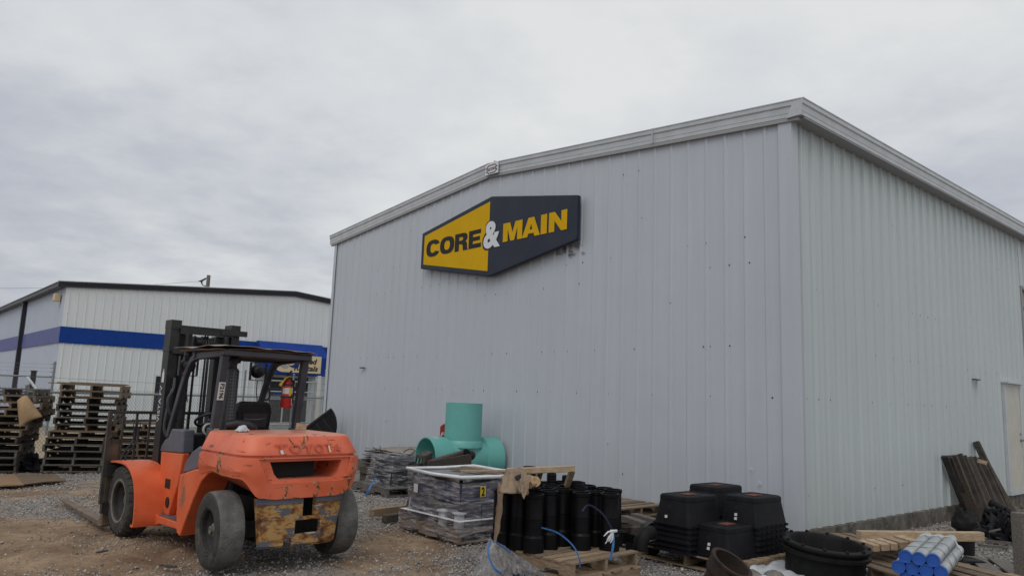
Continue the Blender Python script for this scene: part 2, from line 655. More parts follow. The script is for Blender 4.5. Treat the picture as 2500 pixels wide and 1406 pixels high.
M_FILM3 = wrinkled('wrinkled_film')
M_SHEET = mk('white_sheet', (.55, .57, .6), (.42, .44, .47), scale=5, rough=.4)

# rust over yellow primer over grey paint
M_BUMPER = bpy.data.materials.new('rusty_bumper')
nt = NT(M_BUMPER)
out = nt.n('OutputMaterial')
bs = nt.n('BsdfPrincipled')
nt.l(bs, 0, out, 0)
tc = nt.n('TexCoord')
mp = nt.n('Mapping')
mp.inputs['Scale'].default_value = (1, 1, 1.7)
nt.l(tc, 'Object', mp, 0)
n1 = nt.n('TexNoise')
n1.inputs['Scale'].default_value = 8
n1.inputs['Detail'].default_value = 10
n1.inputs['Roughness'].default_value = .7
nt.l(mp, 0, n1, 'Vector')
r1 = ramp(nt, [(.36, (.05, .022, .012)), (.46, (.2, .08, .025)), (.54, (.42, .24, .075)), (.64, (.36, .25, .12))])
nt.l(n1, 0, r1, 0)
n2 = nt.n('TexNoise')
n2.inputs['Scale'].default_value = 5.2
n2.inputs['Detail'].default_value = 12
n2.inputs['Roughness'].default_value = .66
mo = nt.n('Mapping')
mo.inputs['Location'].default_value = (5, 2, 9)
nt.l(mp, 0, mo, 0)
nt.l(mo, 0, n2, 'Vector')
r2 = ramp(nt, [(.535, 0), (.555, 1)])
nt.l(n2, 0, r2, 0)
mx = nt.n('Mix', data_type='RGBA')
nt.l(r2, 0, mx, 0)
nt.l(r1, 0, mx, 6)
mx.inputs[7].default_value = (.1, .105, .125, 1)
n4 = nt.n('TexNoise')
n4.inputs['Scale'].default_value = 4
n4.inputs['Detail'].default_value = 8
mq = nt.n('Mapping')
mq.inputs['Scale'].default_value = (1.5, 1, 16)
mq.inputs['Rotation'].default_value = (0, .5, 0)
nt.l(tc, 'Object', mq, 0)
nt.l(mq, 0, n4, 'Vector')
r4 = ramp(nt, [(.64, 0), (.67, .8)])
nt.l(n4, 0, r4, 0)
mz = nt.n('Mix', data_type='RGBA')
nt.l(r4, 0, mz, 0)
nt.l(mx, 2, mz, 6)
mz.inputs[7].default_value = (.55, .48, .38, 1)
nt.l(mz, 2, bs, 'Base Color')
bs.inputs['Roughness'].default_value = .8
bp = nt.n('Bump')
bp.inputs['Strength'].default_value = .3
bp.inputs['Distance'].default_value = .02
nt.l(n1, 0, bp, 'Height')
nt.l(bp, 0, bs, 'Normal')

# perforated sheet of the exhaust guard
M_PERF = bpy.data.materials.new('perforated_steel')
nt = NT(M_PERF)
out = nt.n('OutputMaterial')
bs = nt.n('BsdfPrincipled')
nt.l(bs, 0, out, 0)
bs.inputs['Roughness'].default_value = .5
tc = nt.n('TexCoord')
mp = nt.n('Mapping')
mp.inputs['Scale'].default_value = (38, 38, 30)
nt.l(tc, 'Object', mp, 0)
vo = nt.n('TexVoronoi')
vo.inputs['Randomness'].default_value = 0
vo.inputs['Scale'].default_value = 1
nt.l(mp, 0, vo, 'Vector')
rr_ = ramp(nt, [(.36, (.002, .002, .002)), (.42, (.05, .05, .058))])
nt.l(vo, 'Distance', rr_, 0)
nt.l(rr_, 0, bs, 'Base Color')

# ------------------------------------------------------------------ world: overcast
w = bpy.data.worlds.new('World')
S.world = w
w.use_nodes = True
nt = NT(w)
SUN_EL, SUN_AZ = rad(52), rad(200)
out = nt.n('OutputWorld')
bg = nt.n('Background')
nt.l(bg, 0, out, 0)
tc = nt.n('TexCoord')
nm = nt.n('VectorMath', operation='NORMALIZE')
nt.l(tc, 'Generated', nm, 0)
sx = nt.n('SeparateXYZ')
nt.l(nm, 0, sx, 0)
za = nt.n('Math', operation='MAXIMUM')
nt.l(sx, 2, za, 0)
za.inputs[1].default_value = 0
zb = nt.n('Math', operation='ADD')
nt.l(za, 0, zb, 0)
zb.inputs[1].default_value = .16
dx = nt.n('Math', operation='DIVIDE')
nt.l(sx, 0, dx, 0)
nt.l(zb, 0, dx, 1)
dy = nt.n('Math', operation='DIVIDE')
nt.l(sx, 1, dy, 0)
nt.l(zb, 0, dy, 1)
cb = nt.n('CombineXYZ')
nt.l(dx, 0, cb, 0)
nt.l(dy, 0, cb, 1)
n1 = nt.n('TexNoise')
n1.inputs['Scale'].default_value = .8
n1.inputs['Detail'].default_value = 7
n1.inputs['Roughness'].default_value = .52
n1.inputs['Distortion'].default_value = .35
nt.l(cb, 0, n1, 'Vector')
n2 = nt.n('TexNoise')
n2.inputs['Scale'].default_value = 3.4
n2.inputs['Detail'].default_value = 8
n2.inputs['Roughness'].default_value = .58
nt.l(cb, 0, n2, 'Vector')
ma = nt.n('Math', operation='MULTIPLY_ADD')
nt.l(n2, 0, ma, 0)
ma.inputs[1].default_value = .42
nt.l(n1, 0, ma, 2)
# brighter up high and toward the hidden sun, dimmer near the horizon
el = nt.n('MapRange')
el.inputs['From Min'].default_value = 0
el.inputs['From Max'].default_value = .55
el.inputs['To Min'].default_value = -.2
el.inputs['To Max'].default_value = .12
nt.l(sx, 2, el, 0)
sm = nt.n('Math', operation='ADD')
nt.l(ma, 0, sm, 0)
nt.l(el, 0, sm, 1)
lx = nt.n('MapRange')
lx.inputs['From Min'].default_value = -.6
lx.inputs['From Max'].default_value = .1
lx.inputs['To Min'].default_value = -.06
lx.inputs['To Max'].default_value = .03
nt.l(sx, 0, lx, 0)
sm2 = nt.n('Math', operation='ADD')
nt.l(sm, 0, sm2, 0)
nt.l(lx, 0, sm2, 1)
rc = ramp(nt, [(.34, (.42, .445, .515)), (.52, (.54, .565, .62)), (.68, (.68, .7, .725)), (.86, (.79, .8, .8))])
nt.l(sm2, 0, rc, 0)
sk = nt.n('TexSky', sky_type='NISHITA')
sk.sun_disc = False
sk.sun_elevation = SUN_EL
sk.sun_rotation = SUN_AZ
sk.air_density = 1.5
sk.dust_density = 4
sc = nt.n('VectorMath', operation='SCALE')
sc.inputs['Scale'].default_value = .1
nt.l(sk, 0, sc, 0)
mx = nt.n('Mix', data_type='RGBA')
mx.inputs[0].default_value = .08
nt.l(rc, 0, mx, 6)
nt.l(sc, 0, mx, 7)
nt.l(mx, 2, bg, 0)
bg.inputs[1].default_value = 1.0

sl = bpy.data.lights.new('sun', 'SUN')
sl.energy = .7
sl.angle = rad(35)
sl.color = (1, .97, .92)
so = bpy.data.objects.new('sun', sl)
COL.objects.link(so)
sd = V((math.sin(SUN_AZ) * math.cos(SUN_EL), math.cos(SUN_AZ) * math.cos(SUN_EL), math.sin(SUN_EL)))
so.rotation_euler = sd.to_track_quat('Z', 'Y').to_euler()

S.view_settings.view_transform = 'Standard'
S.view_settings.look = 'None'
S.view_settings.exposure = 0
S.view_settings.gamma = 1

# ------------------------------------------------------------------ ground
def smooth(a, b, x):
    t = min(1, max(0, (x - a) / (b - a)))
    return t * t * (3 - 2 * t)


def fbm(x, y, s, o=0):
    return noise.fractal(V((x * s + o, y * s - o, o * 1.7)), 1.0, 2.0, 5)


def dirt_at(x, y):
    """1 where the yard is bare earth, 0 where it is crushed stone"""
    n = fbm(x, y, .55, 3) * .8 + fbm(x, y, 2.1, 8) * .45
    left = smooth(-2.3, -3.6, x) * smooth(10.4, 8.9, y + n * .9)
    track = smooth(.9, .25, abs(x + .95 + .18 * (y - 7.5))) * smooth(10.2, 9, y)
    far = .45 * smooth(-3, -4, x) * smooth(9, 11, y)
    return min(1, max(0, max(left * .92, track * .5, far * .7) + n * .6))


def axis(fine0, fine1, step, lo, hi):
    a = list(np.arange(fine0, fine1, step))
    s = step
    x = fine0
    pre = []
    while x > lo:
        s *= 1.35
        x -= s
        pre.append(x)
    s = step
    x = a[-1]
    post = []
    while x < hi:
        s *= 1.35
        x += s
        post.append(x)
    return pre[::-1] + a + post


gx = axis(-13, 8, .09, -400, 400)
gy = axis(5.2, 17, .09, -300, 900)
vs, dl = [], []
for yy in gy:
    for xx in gx:
        near = 4 < yy < 20 and -16 < xx < 10
        z, dv = -.012, .3
        if near:
            dv = dirt_at(xx, yy)
            z = -.028 + fbm(xx, yy, .8, 1) * .02 + fbm(xx, yy, 3.3, 2) * .008
            rut = dv * smooth(-2.4, -3.3, xx) * smooth(9.6, 8.6, yy)
            if rut > 0:
                r1 = abs(math.sin((xx * .55 + yy * .9) * 3.1 + fbm(xx, yy, .9, 5) * 2.2))
                z += rut * (.075 * (r1 - .6) + .045 * fbm(xx, yy, 5.5, 4))
            z = min(z, -.002)
        vs.append((xx, yy, z))
        dl.append(dv)
nx = len(gx)
fs = [(j * nx + i, j * nx + i + 1, (j + 1) * nx + i + 1, (j + 1) * nx + i) for j in range(len(gy) - 1) for i in range(nx - 1)]
me = bpy.data.meshes.new('ground')
me.from_pydata(vs, [], fs)
me.polygons.foreach_set('use_smooth', [True] * len(fs))
at_ = me.attributes.new('dirt', 'FLOAT', 'POINT')
at_.data.foreach_set('value', dl)
M_GROUND = bpy.data.materials.new('yard_ground')
nt = NT(M_GROUND)
out = nt.n('OutputMaterial')
bs = nt.n('BsdfPrincipled')
bs.inputs['Roughness'].default_value = .95
bs.inputs['Specular IOR Level'].default_value = .2
nt.l(bs, 0, out, 0)
tc = nt.n('TexCoord')
vo = nt.n('TexVoronoi')
vo.inputs['Scale'].default_value = 34
nt.l(tc, 'Object', vo, 'Vector')
rg = ramp(nt, [(0, (.1, .094, .09)), (.5, (.23, .216, .205)), (1, (.38, .36, .345))])
nt.l(vo, 'Color', rg, 0)
na = nt.n('TexNoise')
na.inputs['Scale'].default_value = 1.3
na.inputs['Detail'].default_value = 9
na.inputs['Roughness'].default_value = .7
nt.l(tc, 'Object', na, 'Vector')
rd = ramp(nt, [(.3, (.12, .076, .047)), (.48, (.225, .155, .102)), (.62, (.34, .25, .165))])
nt.l(na, 0, rd, 0)
aa = nt.n('Attribute', attribute_name='dirt')
nb = nt.n('TexNoise')
nb.inputs['Scale'].default_value = 9
nb.inputs['Detail'].default_value = 8
nt.l(tc, 'Object', nb, 'Vector')
ad = nt.n('Math', operation='MULTIPLY_ADD')
nt.l(nb, 0, ad, 0)
ad.inputs[1].default_value = .9
nt.l(aa, 'Fac', ad, 2)
rm = ramp(nt, [(.55, 0), (.95, 1)])
nt.l(ad, 0, rm, 0)
mx = nt.n('Mix', data_type='RGBA')
nt.l(rm, 0, mx, 0)
nt.l(rg, 0, mx, 6)
nt.l(rd, 0, mx, 7)
nt.l(mx, 2, bs, 'Base Color')
bp = nt.n('Bump')
bp.inputs['Strength'].default_value = .7
bp.inputs['Distance'].default_value = .03
ns = nt.n('TexNoise')
ns.inputs['Scale'].default_value = 28
ns.inputs['Detail'].default_value = 7
nt.l(tc, 'Object', ns, 'Vector')
nt.l(ns, 0, bp, 'Height')
nt.l(bp, 0, bs, 'Normal')
me.materials.append(M_GROUND)
go = bpy.data.objects.new('ground', me)
COL.objects.link(go)
tag(go, 'dusty gravel and dirt yard in front of the warehouse', None, None, 'structure')

# fence line (the lot boundary) and the ground beyond it
FA = aty(0, 960, 15.2)
FB = aty(792, 974, 28.0)
FA.z = FB.z = 0
FD = (FB - FA).normalized()
FL = FA - FD * 3.0
M_LOT = mk('lot_dust', (.36, .29, .19), (.28, .22, .15), scale=1.2, detail=9, rough=.95, bump=.3, bscale=20)
M_VERGE = mk('verge', (.17, .2, .165), (.22, .24, .2), scale=2, rough=.95)
RP = (-17.192, 28.768)
RYAW = .716
rd_ = V((math.cos(RYAW), math.sin(RYAW), 0))
re_ = V((-rd_.y, rd_.x, 0))
RC = V((RP[0], RP[1], 0))
mb = MB()
p = [FL - re_ * 0, FB, FB + FD * 12 + V((6, 6, 0)), RC + rd_ * 22, RC - rd_ * 14, FL + V((-14, 4, 0))]
mb.add([q + V((0, 0, .006)) for q in p], [list(range(len(p)))])
tag(mb.build('lot', M_LOT), 'tan bare lot beyond the chain link fence', None, None, 'structure')
mb = MB()
mb.add([q + V((0, 0, .012)) for q in (RC - rd_ * .5 - re_ * 3.6, RC + rd_ * 19 - re_ * 3.6, RC + rd_ * 19, RC - rd_ * .5)], [(0, 1, 2, 3)])
tag(mb.build('verge', M_VERGE), 'pale green strip along the foot of the white building', None, None, 'structure')

# crushed stone: single stones, denser where the yard is gravelled
rng = np.random.default_rng(5)
base = np.array([(1, 0, 0), (-1, 0, 0), (0, 1, 0), (0, -1, 0), (0, 0, 1), (0, 0, -1)], float)
tri = np.array([(0, 2, 4), (2, 1, 4), (1, 3, 4), (3, 0, 4), (2, 0, 5), (1, 2, 5), (3, 1, 5), (0, 3, 5)])
pts = []
N = 150000
cand = np.stack([rng.uniform(-11, 7, N), 6.2 + (rng.random(N) ** 1.5) * 10.3], 1)
for x, y in cand:
    if abs(x) > .72 * y + .6:
        continue
    dv = dirt_at(x, y)
    keep = (1 - dv) ** 1.1 + .22
    keep *= .35 + .65 * smooth(-.25, .3, fbm(x, y, .9, 12))
    if rng.random() < keep:
        pts.append((x, y))
pts = np.array(pts)
n = len(pts)
sz = .007 + .012 * rng.random(n) ** 2.2
sz *= np.where(rng.random(n) < .03, 1.7, 1)
A = base[None] * (1 + .45 * (rng.random((n, 6, 1)) - .5) * 2) * np.array([1, .8, .62])[None, None]
th = rng.random(n) * 2 * PI
ph = (rng.random(n) - .5) * 1.2
c_, s_ = np.cos(th)[:, None], np.sin(th)[:, None]
c2, s2 = np.cos(ph)[:, None], np.sin(ph)[:, None]
X = A[..., 0] * c2 - A[..., 2] * s2
Z = A[..., 0] * s2 + A[..., 2] * c2
Xr = X * c_ - A[..., 1] * s_
Yr = X * s_ + A[..., 1] * c_
vv = np.stack([Xr, Yr, Z], -1) * sz[:, None, None]
vv[..., 0] += pts[:, 0, None]
vv[..., 1] += pts[:, 1, None]
vv[..., 2] += -.012 + sz[:, None] * .25
ff = (tri[None] + (np.arange(n) * 6)[:, None, None]).reshape(-1)
me = bpy.data.meshes.new('gravel')
me.vertices.add(n * 6)
me.vertices.foreach_set('co', vv.reshape(-1))
me.loops.add(len(ff))
me.loops.foreach_set('vertex_index', ff)
nt3 = len(ff) // 3
me.polygons.add(nt3)
me.polygons.foreach_set('loop_start', np.arange(0, len(ff), 3))
me.update(calc_edges=True)
M_GRAVEL = mk('crushed_stone', (.31, .292, .275), rough=.9, island=.55)
me.materials.append(M_GRAVEL)
o = bpy.data.objects.new('gravel', me)
COL.objects.link(o)
tag(o, 'loose crushed grey stone scattered over the yard', 'gravel', None, 'stuff')

# ------------------------------------------------------------------ main warehouse
C0 = V((3.5266, 9.3127, 0))
YAW = -.8596
WD = V((math.cos(YAW), math.sin(YAW), 0))      # along the front, to the right
WE = V((-WD.y, WD.x, 0))                        # into the building
WL, WB, ZE, ZP, LEN = 12.263, .214, 5.35, 5.886, 26.0
wh = thing('metal_warehouse', 'big pale grey ribbed metal warehouse with a low gable and a white side door', 'warehouse', C0, YAW)


def ribbed(length, phase, z0, ztop, P, mats, name, parent, h=.03, extra=(), screws=(), x0=0.0, sp=.3048, seed=1, minor=True):
    """ribbed steel sheet; P(s, off, z) -> local point"""
    cols = [(x0, 0)]
    k = 0
    ribs = []
    while x0 + phase + k * sp < x0 + length - .04:
        c = x0 + phase + k * sp
        k += 1
        ribs.append(c)
        for dxx, hh in ((-.034, 0), (-.013, h), (.013, h), (.034, 0)) + (() if not minor else ((.09, 0), (.1, .004), (.118, .004), (.128, 0), (.185, 0), (.195, .004), (.213, .004), (.223, 0))):
            if x0 + .001 < c + dxx < x0 + length - .001:
                cols.append((c + dxx, hh))
    cols.append((x0 + length, 0))
    for e_ in extra:
        sc_ = sorted(cols)
        cols.append((e_, float(np.interp(e_, [q[0] for q in sc_], [q[1] for q in sc_]))))
    cols.sort()
    mb = MB()
    vs = []
    for x, hh in cols:
        vs += [P(x, hh, z0(x) if callable(z0) else z0), P(x, hh, ztop(x))]
    mb.add(vs, [(2 * i, 2 * i + 2, 2 * i + 3, 2 * i + 1) for i in range(len(cols) - 1)])
    rn = random.Random(seed)
    for z, prob, pair in screws:
        for c in ribs:
            for sgn in ((-1, 1) if pair else (0,)):
                if rn.random() < prob and z < ztop(c) - .1:
                    r = .007 + .006 * rn.random()
                    cx = c + sgn * .055 + (.0 if pair else rn.choice((0, 0, .055)))
                    hh = h + .004 if abs(cx - c) < .01 else .006
                    mb.add([P(cx + r * math.cos(a), hh, z + r * math.sin(a)) for a in [i * PI / 3 for i in range(6)]], [list(range(6))], 1)
    return mb.build(name, mats, parent)


def zg(x):                                       # gable line, x from -WL to 0
    return ZP - (ZP - ZE) * abs(x + WL / 2) / (WL / 2)


ribbed(WL, WL - .355 - 39 * .3048, WB, lambda x: zg(x) + .03, lambda x, o_, z: V((x, -o_, z)), [M_SIDE, M_PRINT], 'front_wall', wh, h=.017, minor=False, extra=(-WL / 2,),
       screws=((.62, .12, False), (1.79, .5, False), (2.46, .3, True), (3.9, .45, False), (3.55, .25, False), (4.45, .14, False), (5.2, .15, False), (3.1, .05, False)), x0=-WL)
DY0, DY1 = 9.12, 12.8
ribbed(DY0, .22, WB, lambda y: ZE + .02, lambda y, o_, z: V((o_, y, z)), [M_SIDE2, M_PRINT], 'side_wall', wh, h=.036,
       screws=((.62, .3, False), (1.79, .5, False), (2.46, .35, True), (3.2, .35, False), (4.5, .2, False)), seed=4)
ribbed(DY1 - DY0, .1, 4.34, lambda y: ZE + .02, lambda y, o_, z: V((o_, y, z)), [M_SIDE2, M_PRINT], 'side_wall', wh, h=.036, x0=DY0)
ribbed(LEN - DY1, .1, WB, lambda y: ZE + .02, lambda y, o_, z: V((o_, y, z)), [M_SIDE2, M_PRINT], 'side_wall', wh, h=.036, x0=DY1)
mb = MB()
mb.add([(-WL, 0, WB), (-WL, LEN, WB), (-WL, LEN, ZE), (-WL, 0, ZE)], [(0, 1, 2, 3)])
mb.add([(-WL, LEN, WB), (0, LEN, WB), (0, LEN, ZE), (-WL / 2, LEN, ZP), (-WL, LEN, ZE)], [(0, 1, 2, 3, 4)])
mb.build('rear_wall', M_SIDE, wh)
mb = MB()
for s_ in (-1, 1):
    xa, xb = -WL / 2, -WL / 2 + s_ * (WL / 2 + .19)
    za, zb_ = ZP + .21, ZE + .2
    mb.prism([(xa, za), (xb, zb_), (xb, zb_ - .03), (xa, za - .03)], lambda a, b, c: V((a, c, b)), -.05, LEN)
mb.build('roof', M_ROOF, wh)


def sweep(pts, prof, side, name, mat, parent, up=V((0, 0, 1))):
    mb = MB()
    vs = []
    k = len(prof)
    for p_ in pts:
        p_ = V(p_)
        vs += [p_ + side * a + up * b for a, b in prof]
    fs = [(i * k + j, i * k + j + 1, (i + 1) * k + j + 1, (i + 1) * k + j) for i in range(len(pts) - 1) for j in range(k - 1)]
    fs += [list(range(k)), list(range((len(pts) - 1) * k, len(pts) * k))]
    mb.add(vs, fs)
    return mb.build(name, mat, parent)


FASC = [(0, 0), (.062, 0), (.062, .05), (.066, .056), (.07, .13), (.086, .15), (.088, .205), (.096, .208), (.096, .222), (0, .222)]
sweep([(.205, 0, ZE + .012), (-WL / 2, 0, ZP - .005), (-WL - .2, 0, ZE + .012)], FASC, V((0, -1, 0)), 'gable_trim', M_TRIM, wh)
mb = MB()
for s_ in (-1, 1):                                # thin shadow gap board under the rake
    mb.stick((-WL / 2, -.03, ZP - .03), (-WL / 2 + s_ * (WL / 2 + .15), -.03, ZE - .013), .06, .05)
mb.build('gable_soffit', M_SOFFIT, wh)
GUT = [(-.205, .0), (.0, .0), (.0, .05), (.004, .056), (.01, .13), (.026, .15), (.026, .205), (.034, .208), (.034, .222), (-.1, .222)]
sweep([(.205, -.09, ZE + .012), (.205, LEN + .1, ZE + .012)], GUT, V((1, 0, 0)), 'eave_gutter', M_TRIM, wh)
sweep([(-WL - .205, LEN + .1, ZE + .012), (-WL - .205, -.06, ZE + .012)], GUT, V((-1, 0, 0)), 'eave_gutter', M_TRIM, wh)
mb = MB()
mb.bb((.004, .0, ZE - .012), (.2, LEN, ZE + .008))
mb.build('eave_soffit', M_SOFFIT, wh)
mb = MB()                                         # corner flashing and gutter lap joints
mb.prism([(-.15, -.034), (.036, -.034), (.036, .13), (.031, .13), (.031, -.029), (-.15, -.029)], lambda a, b, c: V((a, b, c)), WB - .004, ZE + .012)
mb.build('corner_flashing', M_SIDE, wh)
mb = MB()
mb.bb((-WL, -.03, WB - .004), (-WL + .12, -.026, ZE + .03))
mb.build('corner_flashing', M_SIDE, wh)
mb = MB()
for t in (.005, .62):
    xx = -WL / 2 * (1 - t) - 0 * t
    xx = -WL / 2 + t * WL / 2
    zz = ZP + (ZE - ZP) * t
    mb.box((xx + .16, -.052, zz + .115), (.012, .104, .226))
mb.build('trim_joint', M_TRIM, wh)
mb = MB()
mb.bb((-WL - .03, -.035, -.6), (.035, .3, WB - .002))
mb.bb((-.3, -.035, -.6), (.035, LEN, WB - .0025))
mb.build('foundation', M_CONC, wh, bevel=.012)
for i, (x, z, r) in enumerate(((-1.9, .92, .035), (-.62, .86, .04), (-.5, .7, .045), (-3.05, 1.05, .03), (-9.4, 1.1, .04), (-8.9, .95, .035))):
    mb = MB()                                     # dents knocked into the sheets
    n_ = 10
    ring_ = [V((x + r * math.cos(a) * (1 + .3 * math.sin(a * 3 + i)), -.0012, z + r * 1.3 * math.sin(a))) for a in [k_ * 2 * PI / n_ for k_ in range(n_)]]
    mb.add(ring_ + [V((x + r * .3, -.011, z + r * .4)), V((x - r * .25, -.003, z - r * .2))], [(k_, (k_ + 1) % n_, n_ if k_ < 6 else n_ + 1) for k_ in range(n_)] + [(6, n_, n_ + 1), (0, n_ + 1, n_)])
    mb.build('dent', M_SIDE, wh, smooth=70)
# small hooded vents and stencil marks left on the sheets
for x, z in ((-10.46, 2.235),):
    mb = MB()
    mb.bb((x - .085, -.075, z - .012), (x + .085, -.032, z + .012))
    mb.build('wall_bracket', M_BLACK, wh)
mb = MB()
mb.bb((.032, 6.05, 2.28), (.09, 6.3, 2.3))
mb.build('wall_bracket', M_BLACK, wh)
mb = MB()
rn = random.Random(3)
for i in range(13):
    z = 2.12 - i * .036
    mb.bb((-7.07, -.0075, z), (-7.07 + .012 + .03 * rn.random(), -.006, z + .02))
mb.build('sheet_stencil', M_STAIN, wh)
mb = MB()                                         # dark run-off stain beneath the sign
for i in range(26):
    x = -4.35 + .75 * rn.random()
    z = 4.2 - .18 * rn.random() - .12 * (x + 3.6)
    r = .02 + .05 * rn.random()
    mb.add([V((x + r * 1.5 * math.cos(a) * (.6 + .5 * rn.random()), -.0065, z + r * math.sin(a) * (.6 + .5 * rn.random()))) for a in [k * PI / 5 for k in range(10)]], [list(range(10))])
M_SMUDGE = film_mat('soot_smudge', (.05, .05, .05), .35, .75, .05, .6)
mb.build('soot_stain', M_SMUDGE, wh)
# personnel door
mb = MB()
mb.bb((.002, 7.78, .3), (.045, 8.58, 2.25))
door = mb.build('door', M_DOORBEIGE, wh)
mb = MB()
mb.bb((.002, 7.68, .22), (.055, 7.779, 2.29))
mb.bb((.002, 8.581, .22), (.055, 8.68, 2.29))
mb.bb((.002, 7.779, 2.251), (.055, 8.581, 2.29))
mb.bb((.0, 7.66, 2.291), (.12, 8.72, 2.325))
mb.bb((.002, 7.7, .22), (.07, 8.66, .296))
mb.build('door_frame', M_TRIM, door)
mb = MB()
mb.lathe([(.03, 0), (.03, .01), (.014, .014), (.014, .05), (.03, .055), (.032, .075), (.02, .09)], 14, lambda q: V((.046 + q.z, 8.5 + q.x, 1.22 + q.y)))
mb.lathe([(.024, 0), (.024, .012), (.01, .014)], 12, lambda q: V((.046 + q.z, 8.5 + q.x, 1.34 + q.y)))
mb.build('handle', M_STEELGREY, door, smooth=True)
# roller door in a deep jamb
mb = MB()
prof = []
for i in range(int((4.0 - WB) / .075)):
    z = WB + i * .075
    prof += [(-.13, z), (-.105, z + .02), (-.105, z + .055), (-.13, z + .075)]
vs = []
for a, z in prof:
    vs += [V((a, DY0 + .06, z)), V((a, DY1 - .06, z))]
mb.add(vs, [(2 * i, 2 * i + 1, 2 * i + 3, 2 * i + 2) for i in range(len(prof) - 1)])
rdn = mb.build('roller_door', M_TRIM, wh)
mb = MB()
mb.bb((-.2, DY0, WB), (.05, DY0 + .06, 4.34))
mb.bb((-.2, DY1 - .06, WB), (.05, DY1, 4.34))
mb.bb((-.2, DY0 + .06, 4.28), (.06, DY1 - .06, 4.34))
mb.bb((-.3, DY0 + .06, 3.95), (-.04, DY1 - .06, 4.279))
mb.build('door_frame', M_SOFFIT, rdn)
mb = MB()
mb.bb((.03, DY0 - .03, 4.34), (.045, DY0 + .03, ZE))
mb.build('wall_trim', M_TRIM, wh)

# maker's plate at the gable peak
plate = thing('maker_plate', 'small white hexagon plate with red and black edges at the gable peak', 'sign', C0 + WD * (-5.99) - WE * .1, YAW)
PM = lambda x, z, o_: V((x, -o_, z))
mb = MB()
mb.prism([(-.19, 5.86), (.19, 5.85), (.19, 6.06), (0, 6.085), (-.19, 6.06)], lambda a, b, c: V((a, c, b)), 0, -.012)
mb.build('plate', M_SIGNWHITE, plate)
mb = MB()
mb.prism([(-.17, 5.985), (-.1, 6.04), (.1, 6.04), (.17, 5.985), (.17, 5.965), (.09, 6.022), (-.09, 6.022), (-.17, 5.965)], lambda a, b, c: V((a, c, b)), -.0121, -.015)
mb.build('red_edge', M_SIGNRED, plate)
mb = MB()
mb.prism([(-.17, 5.915), (-.09, 5.87), (.09, 5.87), (.17, 5.915), (.17, 5.935), (.08, 5.89), (-.08, 5.89), (-.17, 5.935)], lambda a, b, c: V((a, c, b)), -.0121, -.013)
mb.build('black_edge', M_PRINT, plate)
lettering('lettering', 'GULF STATES', M_SIGNTEXT, plate, lambda x, z, o_: V((x, -.0122 - o_, z)), -.145, .145, 5.925, 5.985, .015, depth=.003)

# the big sign
sg = thing('company_sign', 'large dark hexagonal sign reading CORE & MAIN with a yellow left half', 'sign', C0 - WE * .08, YAW)
SM = lambda a, b, c: V((a, -c, b))
mb = MB()
mb.prism([(-8.155, 5.005), (-5.905, 5.395), (-3.65, 5.005), (-3.65, 4.255), (-5.905, 3.872), (-8.155, 4.258)], SM, 0, .08)
mb.build('sign_panel', M_SIGNNAVY, sg, bevel=.015, seg=2)
mb = MB()                                         # yellow field, notched round the ampersand
yf = [(-8.05, 4.935), (-5.93, 5.298), (-5.93, 4.93)]
for i in range(9):
    a = rad(100 + i * 20)
yf += [(-5.99, 4.91), (-6.03, 4.86), (-6.045, 4.78), (-6.03, 4.71), (-6.075, 4.66), (-6.115, 4.59), (-6.12, 4.5), (-6.09, 4.42), (-6.03, 4.375), (-5.93, 4.362), (-5.93, 3.975), (-8.05, 4.335)]
mb.prism(yf, SM, .0802, .084)
mb.build('yellow_field', M_SIGNYEL, sg)
SL = lambda x, z, o_: V((x, -.084 - o_, z))

def ell(cx, cy, rx, ry, a0, a1, n, p=2.5):
    o_ = []
    for i in range(n + 1):
        a = rad(a0 + (a1 - a0) * i / n)
        c, s_ = math.cos(a), math.sin(a)
        o_.append((cx + rx * math.copysign(abs(c) ** (2 / p), c), cy + ry * math.copysign(abs(s_) ** (2 / p), s_)))
    return o_


GLYPH = {'I': [(0, 0), (0, 1), (1, 1), (1, 0)],
         'N': [(0, 0), (0, 1), (.32, 1), (.69, .46), (.69, 1), (1, 1), (1, 0), (.69, 0), (.31, .56), (.31, 0)],
         'M': [(0, 0), (0, 1), (.36, 1), (.5, .43), (.64, 1), (1, 1), (1, 0), (.75, 0), (.75, .68), (.6, 0), (.4, 0), (.25, .68), (.25, 0)],
         'A': [(0, 0), (.34, 1), (.66, 1), (1, 0), (.7, 0), (.65, .17), (.5, .17), (.42, .37), (.58, .37), (.5, .68), (.42, .37), (.5, .17), (.35, .17), (.3, 0)],
         'E': [(0, 0), (0, 1), (.97, 1), (.97, .77), (.33, .77), (.33, .62), (.9, .62), (.9, .4), (.33, .4), (.33, .24), (1, .24), (1, 0)],
         'R': [(0, 0), (0, 1), (.62, 1), (.8, .97), (.91, .88), (.95, .74), (.92, .6), (.81, .51), (.9, .43), (.93, .3), (.94, .12), (1, 0), (.66, 0), (.62, .1), (.61, .26), (.56, .36), (.46, .385), (.32, .385),
               (.32, .58), (.52, .58), (.6, .62), (.63, .68), (.6, .75), (.52, .79), (.32, .79), (.32, .58), (.32, .385), (.32, 0)],
         'O': ell(.5, .5, .5, .5, -90, 270, 36) + ell(.5, .5, .2, .27, 270, -90, 24),
         'C': ell(.5, .5, .5, .5, 24, 336, 32) + ell(.5, .5, .2, .27, 322, 38, 22)}


def glyphs(name, spec_, mat, z0, z1):
    for ch, x0, x1 in spec_:
        mb = MB()
        mb.prism([(x0 + a * (x1 - x0), z0 + b * (z1 - z0)) for a, b in GLYPH[ch]], SM, .0842, .088)
        mb.build(name, mat, sg)


